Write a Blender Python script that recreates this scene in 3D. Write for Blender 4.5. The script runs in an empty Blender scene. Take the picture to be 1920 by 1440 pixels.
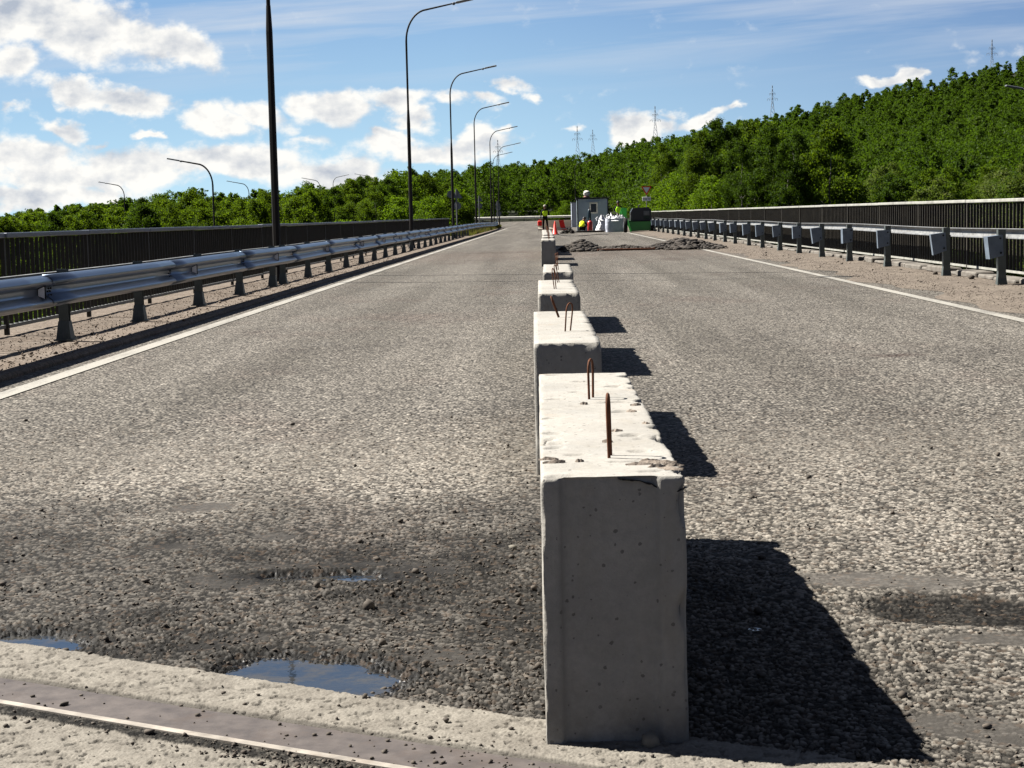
import bpy, bmesh, math, random
import numpy as np
from mathutils import Vector, Matrix, noise
R_ = math.radians
sc = bpy.context.scene
col = sc.collection
random.seed(7); rng = np.random.default_rng(7)

# ------------------------------------------------------------------ camera
F_PX, RHO, EYE = 3218.0, R_(1.3), 1.10
VX, VY = 68.0, 317.0
_xp = VX*math.cos(RHO)+VY*math.sin(RHO); _yp = VY*math.cos(RHO)-VX*math.sin(RHO)
TH = math.atan(_yp/F_PX); YAW = math.atan(_xp*math.cos(TH)/F_PX)
cF = Vector((-math.sin(YAW)*math.cos(TH), math.cos(YAW)*math.cos(TH), -math.sin(TH)))
cR0 = Vector((math.cos(YAW), math.sin(YAW), 0)); cU0 = cR0.cross(cF)
cR = cR0*math.cos(RHO)-cU0*math.sin(RHO); cU = cU0*math.cos(RHO)+cR0*math.sin(RHO)
cam = bpy.data.cameras.new('camera'); cam_o = bpy.data.objects.new('camera', cam); col.objects.link(cam_o)
M = Matrix((cR, cU, -cF)).transposed().to_4x4(); M.translation = Vector((0, 0, EYE)); cam_o.matrix_world = M
cam.sensor_width = 36; cam.lens = F_PX/1920*36; cam.clip_start = 0.1; cam.clip_end = 6000
sc.camera = cam_o
sc.render.resolution_x, sc.render.resolution_y = 1024, 768

# ------------------------------------------------------------------ sun, sky, exposure
SUN = Vector((-0.488, 0.16, 0.56)).normalized()
sl = bpy.data.lights.new('sun', 'SUN'); sl.energy = 5.0; sl.angle = R_(0.5); sl.color = (1.0, 0.95, 0.87)
so = bpy.data.objects.new('sun', sl); col.objects.link(so); so.location = (-20, 6, 30)
so.rotation_euler = SUN.to_track_quat('Z', 'Y').to_euler()
sc.view_settings.view_transform = 'Standard'; sc.view_settings.look = 'None'
sc.view_settings.exposure = 1.9; sc.view_settings.gamma = 1.0

W = bpy.data.worlds.new('World'); sc.world = W; W.use_nodes = True

class NT:
    """tiny helper for building node trees"""
    def __init__(s, nt): s.nt = nt; s.n = nt.nodes; s.l = nt.links
    def add(s, t, **k):
        n = s.n.new(t)
        for a, b in k.items(): setattr(n, a, b)
        return n
    def put(s, sock, v):
        if isinstance(v, bpy.types.NodeSocket): s.l.new(v, sock)
        else: sock.default_value = v
    def m(s, op, a, b=None, c=None, clamp=False):
        n = s.add('ShaderNodeMath', operation=op, use_clamp=clamp)
        s.put(n.inputs[0], a)
        if b is not None: s.put(n.inputs[1], b)
        if c is not None: s.put(n.inputs[2], c)
        return n.outputs[0]
    def vm(s, op, a, b=None):
        n = s.add('ShaderNodeVectorMath', operation=op); s.put(n.inputs[0], a)
        if b is not None: s.put(n.inputs[1], b)
        return n.outputs[0]
    def mix(s, f, a, b, blend='MIX'):
        n = s.add('ShaderNodeMix', data_type='RGBA', blend_type=blend)
        s.put(n.inputs[0], f); s.put(n.inputs[6], a); s.put(n.inputs[7], b); return n.outputs[2]
    def noise(s, vec, scale, detail=3, rough=0.5, dist=0.0):
        n = s.add('ShaderNodeTexNoise'); s.put(n.inputs['Vector'], vec); n.inputs['Scale'].default_value = scale
        n.inputs['Detail'].default_value = detail; n.inputs['Roughness'].default_value = rough
        n.inputs['Distortion'].default_value = dist; return n.outputs[0]
    def vor(s, vec, scale, feature='F1', rnd=1.0):
        n = s.add('ShaderNodeTexVoronoi', feature=feature); s.put(n.inputs['Vector'], vec)
        n.inputs['Scale'].default_value = scale; n.inputs['Randomness'].default_value = rnd; return n
    def rng(s, v, a, b, c=0.0, d=1.0, smooth=False):
        n = s.add('ShaderNodeMapRange'); n.interpolation_type = 'SMOOTHSTEP' if smooth else 'LINEAR'
        s.put(n.inputs[0], v); n.inputs[1].default_value = a; n.inputs[2].default_value = b
        s.put(n.inputs[3], c); s.put(n.inputs[4], d); return n.outputs[0]
    def xyz(s, x, y, z):
        n = s.add('ShaderNodeCombineXYZ'); s.put(n.inputs[0], x); s.put(n.inputs[1], y); s.put(n.inputs[2], z); return n.outputs[0]
    def sep(s, v):
        n = s.add('ShaderNodeSeparateXYZ'); s.put(n.inputs[0], v); return n.outputs
    def pos(s): return s.add('ShaderNodeNewGeometry').outputs['Position']
    def obj(s): return s.add('ShaderNodeTexCoord').outputs['Object']
    def attr(s, name): n = s.add('ShaderNodeAttribute', attribute_name=name); return n

SKY_STRENGTH = 0.05
def build_world():
    t = NT(W.node_tree); t.n.clear()
    out = t.add('ShaderNodeOutputWorld'); bg = t.add('ShaderNodeBackground'); t.l.new(bg.outputs[0], out.inputs[0])
    d = t.add('ShaderNodeTexCoord').outputs['Generated']
    x, y, z = t.sep(d)
    sky = t.add('ShaderNodeTexSky', sky_type='NISHITA'); sky.sun_disc = False
    sky.sun_elevation = math.asin(SUN.z); sky.sun_rotation = math.atan2(SUN.x, SUN.y)
    sky.air_density = 0.55; sky.dust_density = 0.0; sky.ozone_density = 1.0; sky.altitude = 4000
    zz = t.m('ADD', t.m('MULTIPLY', t.m('MAXIMUM', z, 0.0), 1.2), 0.035)
    t.l.new(t.vm('NORMALIZE', t.xyz(x, y, zz)), sky.inputs[0])
    # cloud plane coordinates: azimuth angle and height over the horizon, both in units of tan
    yy = t.m('MAXIMUM', t.m('ABSOLUTE', y), 0.15)
    u = t.m('DIVIDE', x, yy); v = t.m('DIVIDE', z, yy)
    p = t.xyz(u, v, t.m('MULTIPLY', t.m('SIGN', y), 3.0))
    # slow warp so that no cloud keeps an elliptic outline
    wn = t.add('ShaderNodeTexNoise'); t.put(wn.inputs['Vector'], t.vm('MULTIPLY', p, (1, 1.5, 1))); wn.inputs['Scale'].default_value = 22; wn.inputs['Detail'].default_value = 5
    wn.inputs['Roughness'].default_value = 0.6
    off = t.vm('MULTIPLY', t.vm('SUBTRACT', wn.outputs['Color'], (0.5, 0.5, 0.5)), (0.05, 0.03, 0.0))
    q = t.vm('ADD', p, off)
    q2 = t.xyz(t.sep(q)[0], t.sep(q)[1], 0.0)
    blobs = [  # (photo px x, y, half width, half height, tilt deg, weight)
        (90, 40, 230, 75, -12, 1), (330, 95, 110, 42, -22, 1), (215, 55, 150, 55, -18, .9), (20, 110, 75, 50, 0, 1), (5, 30, 130, 70, 0, .9),
        (120, 178, 75, 27, -22, .95), (235, 195, 110, 23, -6, .95), (100, 238, 62, 22, -20, .9), (20, 205, 34, 16, 0, .6),
        (300, 257, 42, 11, -8, .75), (190, 272, 44, 11, 0, .7), (410, 230, 85, 36, -6, .95), (490, 212, 62, 28, -22, .9),
        (620, 200, 85, 44, -4, 1), (740, 178, 80, 26, -4, .9), (790, 212, 52, 30, 0, .9), (850, 185, 50, 18, -15, .7), (770, 235, 30, 12, 0, .6),
        (955, 162, 44, 15, -8, .75), (1005, 187, 22, 12, -30, .6), (920, 195, 34, 14, -6, .65), (735, 258, 42, 16, -4, .8),
        (420, 300, 230, 34, -3, 1), (150, 325, 260, 46, 0, 1), (40, 290, 110, 34, 0, .95), (620, 325, 150, 38, -6, 1), (60, 370, 260, 30, 0, 1),
        (770, 290, 110, 26, -6, .9), (900, 270, 100, 32, 6, .95), (950, 240, 40, 13, 6, .8), (560, 265, 60, 15, 0, .6), (1170, 238, 62, 34, 6, 1), (1235, 232, 55, 30, 0, .9),
        (1340, 210, 66, 16, 14, .85), (1395, 192, 22, 12, 0, .75), (1310, 228, 60, 18, 0, .9), (1650, 146, 55, 12, 4, .9), (1700, 143, 30, 10, 0, .8), (1065, 247, 26, 9, 0, .5), (1250, 206, 34, 14, 0, .7)]
    tot = None
    for (px, py, a, b, ang, w) in blobs:
        dd = cF + cR*((px-960)/F_PX) + cU*((720-py)/F_PX)
        mp = t.add('ShaderNodeMapping', vector_type='TEXTURE'); t.l.new(q2, mp.inputs[0])
        mp.inputs['Location'].default_value = (dd.x/dd.y, dd.z/dd.y, 0)
        mp.inputs['Rotation'].default_value = (0, 0, R_(ang)+RHO)
        mp.inputs['Scale'].default_value = (a*1.35/F_PX, b*1.45/F_PX, 1)
        g = t.add('ShaderNodeTexGradient', gradient_type='SPHERICAL'); t.l.new(mp.outputs[0], g.inputs[0])
        gw = t.m('MULTIPLY', g.outputs[1], w)
        tot = gw if tot is None else t.m('SMOOTH_MAX', tot, gw, 0.12)
    infront = t.m('GREATER_THAN', y, 0.0)
    tot = t.m('MULTIPLY', tot, infront)
    # clouds elsewhere round the sky
    wild = t.rng(t.noise(t.vm('MULTIPLY', d, (1, 1, 3)), 2.2, 6, .55), .56, .72)
    wide = t.m('MULTIPLY', wild, t.rng(t.m('ABSOLUTE', t.m('DIVIDE', x, t.m('MAXIMUM', y, .05))), .34, .6))
    tot = t.m('MAXIMUM', tot, t.m('MULTIPLY', wide, .35))
    n1 = t.noise(t.vm('MULTIPLY', p, (1, 1.35, 1)), 40, 8, .55)
    n2 = t.noise(t.vm('MULTIPLY', t.vm('ADD', p, (0.004, -0.007, 0)), (1, 1.35, 1)), 40, 5, .55)
    dens = t.m('ADD', t.m('MULTIPLY', t.m('SUBTRACT', n1, .5), 1.25), t.m('SUBTRACT', tot, .255))
    cov = t.rng(dens, -0.06, .34, 0, 1, True)
    relief = t.m('MULTIPLY', t.m('SUBTRACT', n2, n1), 2.6)
    big = t.noise(t.vm('ADD', t.vm('MULTIPLY', p, (1, 1.8, 1)), (3, 1, 0)), 16, 3, .5)
    sh = t.m('ADD', t.m('ADD', t.rng(dens, .25, .75, 0, .38), t.rng(big, .45, .68, 0, .45)), relief, clamp=True)
    cl = t.mix(sh, (1.12, 1.10, 1.05, 1), (.50, .56, .66, 1))
    # thin streaks high up
    st = t.noise(t.vm('MULTIPLY', t.xyz(t.m('SUBTRACT', u, t.m('MULTIPLY', v, 0.0)), t.m('SUBTRACT', v, t.m('MULTIPLY', u, .06)), 0.0), (3.2, 55, 1)), 1.0, 5, .6, .4)
    stm = t.m('MULTIPLY', t.rng(st, .42, .72, 0, .62), t.rng(v, .068, .10))
    # sky colour: nishita, brought to the photograph's exposure
    skc = sky.outputs[0]; K = 1/SKY_STRENGTH/3.73
    # bright hazy band of air low over the horizon
    band = t.mix(t.rng(v, 0.02, 0.12), (.47*K, .70*K, .85*K, 1), (.25*K, .43*K, .70*K, 1))
    dim = t.rng(u, -.05, .30, 1.12, .74); band = t.vm('MULTIPLY', band, t.xyz(dim, dim, t.m('POWER', dim, .7)))
    skc = t.mix(t.rng(z, .12, .30, .9, 0), skc, band)
    c = t.mix(stm, skc, (.72*K, .76*K, .82*K, 1))
    c = t.mix(cov, c, t.vm('MULTIPLY', cl, (K*.92,)*3))
    back = t.rng(y, -.25, .30, .50, 1.0, True); c = t.vm('MULTIPLY', c, t.xyz(back, back, t.m('POWER', back, .85)))
    below = t.m('LESS_THAN', z, -0.002)
    c = t.mix(below, c, (.03*K, .035*K, .02*K, 1))
    t.l.new(c, bg.inputs[0]); bg.inputs[1].default_value = SKY_STRENGTH
build_world()

# ------------------------------------------------------------------ helpers
def link(name, me, parent=None):
    o = bpy.data.objects.new(name, me); col.objects.link(o)
    if parent is not None: o.parent = parent
    return o
def tag(o, label=None, cat=None, group=None, kind=None):
    if label: o['label'] = label
    if cat: o['category'] = cat
    if group: o['group'] = group
    if kind: o['kind'] = kind
    return o
def empty(name, loc=(0, 0, 0), label=None, cat=None, group=None, rz=0):
    o = bpy.data.objects.new(name, None); col.objects.link(o); o.location = loc; o.rotation_euler = (0, 0, rz)
    o.empty_display_size = .2
    return tag(o, label, cat, group)
def npmesh(name, V, F, mats, smooth=False, mi=None):
    me = bpy.data.meshes.new(name); V = np.asarray(V, dtype=np.float32); F = np.asarray(F, dtype=np.int32)
    k = F.shape[1]; me.vertices.add(len(V)); me.vertices.foreach_set('co', V.ravel())
    me.loops.add(F.size); me.loops.foreach_set('vertex_index', F.ravel())
    me.polygons.add(len(F)); me.polygons.foreach_set('loop_start', np.arange(0, F.size, k, dtype=np.int32))
    me.polygons.foreach_set('loop_total', np.full(len(F), k, dtype=np.int32))
    if smooth: me.polygons.foreach_set('use_smooth', np.ones(len(F), dtype=bool))
    for m in (mats if isinstance(mats, (list, tuple)) else [mats]): me.materials.append(m)
    if mi is not None: me.polygons.foreach_set('material_index', np.asarray(mi, dtype=np.int32))
    me.update(); me.validate(); return me
def fattr(me, name, arr):
    a = me.attributes.new(name, 'FLOAT_COLOR', 'POINT'); a.data.foreach_set('color', np.asarray(arr, dtype=np.float32).ravel())

class MB:
    """mesh builder: collects shapes and links them as one object"""
    def __init__(s): s.v = []; s.f = []; s.mi = []; s.sm = []; s.cur = 0
    def add(s, vs, fs, smooth=False):
        b = len(s.v); s.v += [tuple(p) for p in vs]
        for f in fs: s.f.append([b+i for i in f]); s.mi.append(s.cur); s.sm.append(smooth)
        return s
    def box(s, c, d, rot=None, bev=0):
        x, y, z = d[0]/2, d[1]/2, d[2]/2; c = Vector(c)
        if bev:
            b = min(bev, x*.9, y*.9, z*.9); vs = []
            for sx in (-1, 1):
                for sy in (-1, 1):
                    for sz in (-1, 1):
                        vs += [(sx*x, sy*(y-b), sz*(z-b)), (sx*(x-b), sy*y, sz*(z-b)), (sx*(x-b), sy*(y-b), sz*z)]
            bm = bmesh.new(); bv = [bm.verts.new(p) for p in vs]
            r = bmesh.ops.convex_hull(bm, input=bv); bm.verts.index_update()
            bmesh.ops.dissolve_limit(bm, angle_limit=0.01, verts=bm.verts, edges=bm.edges); bm.verts.index_update()
            vs = [v.co.copy() for v in bm.verts]; fs = [[v.index for v in f.verts] for f in bm.faces]; bm.free()
        else:
            vs = [Vector((sx*x, sy*y, sz*z)) for sx in (-1, 1) for sy in (-1, 1) for sz in (-1, 1)]
            fs = [(0, 1, 3, 2), (4, 6, 7, 5), (0, 4, 5, 1), (2, 3, 7, 6), (0, 2, 6, 4), (1, 5, 7, 3)]
        if rot is not None: vs = [rot @ Vector(v) for v in vs]
        return s.add([c+Vector(v) for v in vs], fs)
    def tube(s, pts, rad, n=8, cap=True, smooth=True):
        pts = [Vector(p) for p in pts]; rad = rad if isinstance(rad, (list, tuple)) else [rad]*len(pts)
        rings = []; up = None
        for i, p in enumerate(pts):
            a = pts[max(i-1, 0)]; b = pts[min(i+1, len(pts)-1)]; t = (b-a).normalized()
            if up is None:
                up = Vector((0, 0, 1)) if abs(t.z) < .9 else Vector((0, 1, 0))
            u = t.cross(up)
            if u.length < 1e-5: u = t.cross(Vector((1, 0, 0)))
            u.normalize(); w = u.cross(t).normalized(); up = w
            rings.append([p+(u*math.cos(2*math.pi*k/n)+w*math.sin(2*math.pi*k/n))*rad[i] for k in range(n)])
        vs = [q for r in rings for q in r]; fs = []
        for i in range(len(pts)-1):
            for k in range(n): fs.append((i*n+k, i*n+(k+1) % n, (i+1)*n+(k+1) % n, (i+1)*n+k))
        s.add(vs, fs, smooth)
        if cap:
            s.add(rings[0], [tuple(range(n))]); s.add(rings[-1], [tuple(reversed(range(n)))])
        return s
    def lathe(s, prof, c=(0, 0, 0), n=20, smooth=True):
        c = Vector(c); vs = []; fs = []
        for r, z in prof: vs += [c+Vector((r*math.cos(2*math.pi*k/n), r*math.sin(2*math.pi*k/n), z)) for k in range(n)]
        for i in range(len(prof)-1):
            for k in range(n): fs.append((i*n+k, i*n+(k+1) % n, (i+1)*n+(k+1) % n, (i+1)*n+k))
        return s.add(vs, fs, smooth)
    def prism(s, poly, axis, a, b, smooth=False):
        """poly: 2D points; extruded along axis between a and b"""
        def P(p, t):
            return {'x': (t, p[0], p[1]), 'y': (p[0], t, p[1]), 'z': (p[0], p[1], t)}[axis]
        n = len(poly); vs = [P(p, a) for p in poly]+[P(p, b) for p in poly]
        fs = [tuple(range(n)), tuple(range(2*n-1, n-1, -1))]+[(i, i+n, (i+1) % n+n, (i+1) % n) for i in range(n)]
        return s.add(vs, fs, smooth)
    def sweep(s, prof, path):
        """open profile of (dx,z) swept along path of (x,y,z)"""
        n = len(prof); vs = []; fs = []
        for (x, y, z) in path: vs += [(x+a, y, z+b) for a, b in prof]
        for i in range(len(path)-1):
            for k in range(n-1): fs.append((i*n+k, i*n+k+1, (i+1)*n+k+1, (i+1)*n+k))
        return s.add(vs, fs, True)
    def mesh(s, name, mats, fix=True):
        me = bpy.data.meshes.new(name); me.from_pydata(s.v, [], s.f)
        for m in (mats if isinstance(mats, (list, tuple)) else [mats]): me.materials.append(m)
        me.polygons.foreach_set('material_index', s.mi); me.polygons.foreach_set('use_smooth', s.sm)
        if fix and len(s.f) < 60000:
            bm = bmesh.new(); bm.from_mesh(me); bmesh.ops.recalc_face_normals(bm, faces=bm.faces); bm.to_mesh(me); bm.free()
        me.update(); return me
    def build(s, name, mats, parent=None, fix=True): return link(name, s.mesh(name, mats, fix), parent)

def sstep(a, b, x): t = np.clip((x-a)/(b-a), 0, 1); return t*t*(3-2*t)
def at(px, py, Y):
    d = cF + cR*((px-960)/F_PX) + cU*((720-py)/F_PX); return Vector((0, 0, EYE))+d*(Y/d.y)
def ground_at(px, py, z=0.0):
    d = cF + cR*((px-960)/F_PX) + cU*((720-py)/F_PX); return Vector((0, 0, EYE))+d*((z-EYE)/d.z)

# ------------------------------------------------------------------ materials
AK = 0.35      # the photograph is exposed brightly: true albedos are lower than they look
def mat(name):
    m = bpy.data.materials.new(name); m.use_nodes = True; t = NT(m.node_tree); b = t.n['Principled BSDF']; return m, t, b
def simple(name, c, rough=.5, metal=0, var=.25, scale=8, bump=0.0, spec=.5, dirt=None):
    m, t, b = mat(name); p = t.obj()
    n = t.noise(p, scale, 5, .6)
    k = t.rng(n, .3, .7, 1-var, 1+var)
    cc = t.vm('MULTIPLY', tuple(c[:3]), t.xyz(k, k, k))
    if dirt:
        n2 = t.noise(p, scale*.37, 6, .7); cc = t.mix(t.rng(n2, .52, .68, 0, .75), cc, (*dirt, 1))
    t.l.new(t.vm('MULTIPLY', cc, (AK,)*3), b.inputs['Base Color']); b.inputs['Metallic'].default_value = metal
    t.l.new(t.rng(n, .3, .7, max(rough-.12, .05), min(rough+.12, 1)), b.inputs['Roughness'])
    b.inputs['Specular IOR Level'].default_value = spec if rough < .45 else spec*.35
    if bump:
        bn = t.add('ShaderNodeBump'); bn.inputs['Strength'].default_value = .5; bn.inputs['Distance'].default_value = bump
        t.l.new(t.noise(p, scale*6, 4, .6), bn.inputs['Height']); t.l.new(bn.outputs[0], b.inputs['Normal'])
    return m

def tint_macro(t, p):
    """large colour changes of the worn road, shared by the near and far sheets"""
    x, y, z = t.sep(p)
    lanes = t.noise(t.xyz(t.m('MULTIPLY', x, 1.3), t.m('MULTIPLY', y, .05), 0.0), 1.0, 3, .5)
    c = t.mix(t.rng(lanes, .36, .64), (.275, .25, .213, 1), (.41, .375, .325, 1))
    spots = t.noise(t.xyz(x, t.m('MULTIPLY', y, .45), 3.0), 1.1, 6, .65)
    c = t.mix(t.rng(spots, .52, .70, 0, .45), c, (.165, .148, .13, 1))
    red = t.noise(t.xyz(x, t.m('MULTIPLY', y, .5), 9.0), .8, 4, .6)
    c = t.mix(t.rng(red, .56, .74, 0, .40), c, (.30, .225, .19, 1))
    pale = t.noise(t.xyz(x, t.m('MULTIPLY', y, .3), 17.0), 1.7, 5, .6)
    c = t.mix(t.rng(pale, .62, .74, 0, .35), c, (.41, .385, .35, 1))
    return c
def stone_k(t, p):
    v = t.vor(p, 52); g = t.sep(v.outputs['Color'])[0]
    v2 = t.vor(p, 30); g2 = t.sep(v2.outputs['Color'])[1]
    k = t.m('MULTIPLY', t.rng(g, 0, 1, .50, 1.5), t.rng(v.outputs['Distance'], .30, .70, 1.12, .32))
    k = t.m('MULTIPLY', k, t.rng(g2, 0, 1, .62, 1.38))
    k = t.m('MULTIPLY', k, t.rng(t.noise(p, 11, 4, .75), .34, .66, .74, 1.26))
    h = t.m('ADD', t.m('MULTIPLY', v.outputs['Distance'], -1.0), t.m('MULTIPLY', v2.outputs['Distance'], -.9))
    return k, h
def asphalt_far():
    m, t, b = mat('worn_asphalt'); p = t.pos(); c = tint_macro(t, p)
    k, h = stone_k(t, p)
    # open cracks and the cross joint line
    x, y, z = t.sep(p)
    w = t.m('MULTIPLY', t.m('SUBTRACT', t.noise(t.xyz(x, 0.0, 0.0), .9, 4, .6), .5), .35)
    yl = t.m('ADD', t.m('ADD', y, t.m('MULTIPLY', x, .385)), w)
    ln = t.m('ABSOLUTE', t.m('SUBTRACT', yl, 32.05))
    crack = t.m('LESS_THAN', ln, .10)
    ln2 = t.m('LESS_THAN', t.m('ABSOLUTE', t.m('SUBTRACT', yl, 72.0)), .14)
    ln3 = t.m('LESS_THAN', t.m('ABSOLUTE', t.m('SUBTRACT', yl, 50.3)), .10)
    far = t.m('MAXIMUM', t.m('MULTIPLY', crack, .85), t.m('MULTIPLY', t.m('MAXIMUM', ln2, ln3), .45))
    k = t.m('MULTIPLY', k, t.m('SUBTRACT', 1.0, far))
    c = t.vm('MULTIPLY', c, t.xyz(k, k, k))
    # bleached, dustier surface past the second cross joint, and grit tracked near it
    grit = t.m('MULTIPLY', t.rng(t.m('ABSOLUTE', t.m('SUBTRACT', y, 48)), 2, 9, 1, 0), t.rng(t.noise(p, 3.0, 6, .8), .42, .60))
    c = t.mix(t.m('MULTIPLY', grit, .5), c, (.20, .13, .10, 1))
    # dark oily streaks
    for (sx, sy, ax, ay) in ((2.55, 12.85, .33, .30), (2.9, 40.5, .45, 2.2), (-1.3, 52.0, 1.6, 1.4)):
        mp = t.add('ShaderNodeMapping', vector_type='TEXTURE'); t.l.new(p, mp.inputs[0]); mp.inputs['Location'].default_value = (sx, sy, 0)
        mp.inputs['Scale'].default_value = (ax, ay, 1); gr = t.add('ShaderNodeTexGradient', gradient_type='SPHERICAL'); t.l.new(mp.outputs[0], gr.inputs[0])
        s_ = t.m('MULTIPLY', t.rng(gr.outputs[1], 0, .6), t.rng(t.noise(t.xyz(t.m('MULTIPLY', x, 2.5), t.m('MULTIPLY', y, 9), 0.0), 1.2, 4, .6), .44, .56))
        c = t.mix(t.m('MULTIPLY', s_, .75), c, (.075, .045, .035, 1))
    t.l.new(t.vm('MULTIPLY', c, (AK,)*3), b.inputs['Base Color']); b.inputs['Roughness'].default_value = .8; b.inputs['Specular IOR Level'].default_value = .1
    bn = t.add('ShaderNodeBump'); bn.inputs['Strength'].default_value = 1.0; bn.inputs['Distance'].default_value = .013
    t.l.new(h, bn.inputs['Height']); t.l.new(bn.outputs[0], b.inputs['Normal']); return m
def asphalt_near():
    m, t, b = mat('coarse_asphalt'); p = t.pos(); c = tint_macro(t, p)
    a = t.attr('agg'); r, g, bl = t.sep(a.outputs['Color'])
    fk, fh = stone_k(t, p); s_ = t.rng(t.sep(p)[1], 6.8, 9.2, 0, 1, True); mm = t.add('ShaderNodeMix'); t.put(mm.inputs[0], s_); t.put(mm.inputs[2], r); t.put(mm.inputs[3], fk); r = mm.outputs[0]
    c = t.vm('MULTIPLY', c, t.xyz(r, r, r))
    c = t.mix(bl, c, t.vm('MULTIPLY', (.25, .23, .205), t.xyz(r, r, r)))
    hue = t.sep(t.vor(p, 58).outputs['Color'])
    c = t.mix(t.rng(hue[1], .86, .9, 0, .18), c, (.30, .20, .13, 1))
    t.l.new(t.vm('MULTIPLY', c, (AK,)*3), b.inputs['Base Color'])
    t.l.new(t.rng(g, 0, 1, .8, .36), b.inputs['Roughness']); t.l.new(t.rng(g, 0, 1, .10, .12), b.inputs['Specular IOR Level'])
    bn = t.add('ShaderNodeBump'); bn.inputs['Strength'].default_value = .6; bn.inputs['Distance'].default_value = .0016
    t.l.new(t.noise(p, 420, 4, .65), bn.inputs['Height'])
    b2 = t.add('ShaderNodeBump'); t.l.new(s_, b2.inputs['Strength']); b2.inputs['Distance'].default_value = .013; t.l.new(fh, b2.inputs['Height']); t.l.new(bn.outputs[0], b2.inputs['Normal']); t.l.new(b2.outputs[0], b.inputs['Normal']); return m
def header_mat():
    m, t, b = mat('patched_header_concrete'); p = t.pos()
    a = t.attr('agg'); r, g, bl = t.sep(a.outputs['Color'])
    n = t.noise(p, 9, 6, .7)
    c = t.mix(t.rng(n, .4, .62), (.46, .425, .365, 1), (.34, .31, .265, 1))
    k = t.rng(t.noise(p, 110, 4, .8), .3, .7, .8, 1.15)
    c = t.vm('MULTIPLY', c, t.xyz(t.m('MULTIPLY', k, r), t.m('MULTIPLY', k, r), t.m('MULTIPLY', k, r)))
    t.l.new(t.vm('MULTIPLY', c, (AK,)*3), b.inputs['Base Color']); b.inputs['Roughness'].default_value = .85; b.inputs['Specular IOR Level'].default_value = .1
    bn = t.add('ShaderNodeBump'); bn.inputs['Strength'].default_value = .6; bn.inputs['Distance'].default_value = .002
    t.l.new(t.noise(p, 160, 5, .75), bn.inputs['Height']); t.l.new(bn.outputs[0], b.inputs['Normal']); return m
def concrete_block_mat():
    m, t, b = mat('cast_concrete'); p = t.obj(); inf = t.add('ShaderNodeObjectInfo').outputs['Random']
    q = t.vm('ADD', p, t.xyz(t.m('MULTIPLY', inf, 40.0), inf, 0.0))
    n = t.noise(q, 3.2, 7, .65); nf = t.noise(q, 60, 5, .7)
    c = t.mix(t.rng(n, .35, .65), (.71, .68, .62, 1), (.57, .545, .495, 1))
    k = t.rng(nf, .25, .75, .86, 1.1); c = t.vm('MULTIPLY', c, t.xyz(k, k, k))
    # formwork stains
    st = t.noise(t.vm('MULTIPLY', q, (9, 3, 1.6)), 1.0, 5, .6); c = t.mix(t.rng(st, .56, .70, 0, .4), c, (.54, .49, .39, 1))
    rust = t.noise(t.vm('MULTIPLY', q, (7, 5, 5)), 1.3, 3, .5); c = t.mix(t.rng(rust, .64, .74, 0, .3), c, (.62, .47, .34, 1))
    # blow holes
    v = t.vor(t.vm('ADD', q, t.vm('MULTIPLY', t.xyz(n, nf, n), (.02, .02, .02))), 34)
    r0 = t.m('MULTIPLY', t.m('POWER', t.sep(v.outputs['Color'])[0], 5.0), .17)
    pit = t.m('LESS_THAN', v.outputs['Distance'], r0)
    vb = t.vor(t.vm('ADD', q, t.vm('MULTIPLY', t.xyz(nf, n, nf), (.012, .012, .012))), 78); pit = t.m('MAXIMUM', pit, t.m('LESS_THAN', vb.outputs['Distance'], t.m('MULTIPLY', t.m('POWER', t.sep(vb.outputs['Color'])[0], 5.0), .34)))
    c = t.mix(t.m('MULTIPLY', pit, .6), c, (.11, .10, .09, 1))
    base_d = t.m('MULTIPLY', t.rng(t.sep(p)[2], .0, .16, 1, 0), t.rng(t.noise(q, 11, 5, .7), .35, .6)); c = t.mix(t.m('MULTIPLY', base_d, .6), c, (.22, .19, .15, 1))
    grey = t.rng(t.noise(q, 5, 4, .6), .5, .66, 0, .35); c = t.mix(grey, c, (.57, .58, .56, 1))
    ch = t.attr('chip').outputs['Fac']  # broken edges and spalls, plus the shade lines painted along the end groove
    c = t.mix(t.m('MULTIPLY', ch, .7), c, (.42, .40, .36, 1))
    t.l.new(t.vm('MULTIPLY', c, (AK,)*3), b.inputs['Base Color']); b.inputs['Roughness'].default_value = .9; b.inputs['Specular IOR Level'].default_value = .1
    h = t.m('ADD', t.m('ADD', nf, t.m('MULTIPLY', pit, -1.5)), t.m('MULTIPLY', t.noise(q, 220, 3, .7), .5))
    bn = t.add('ShaderNodeBump'); bn.inputs['Strength'].default_value = .6; bn.inputs['Distance'].default_value = .003
    t.l.new(h, bn.inputs['Height']); t.l.new(bn.outputs[0], b.inputs['Normal']); return m
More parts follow.
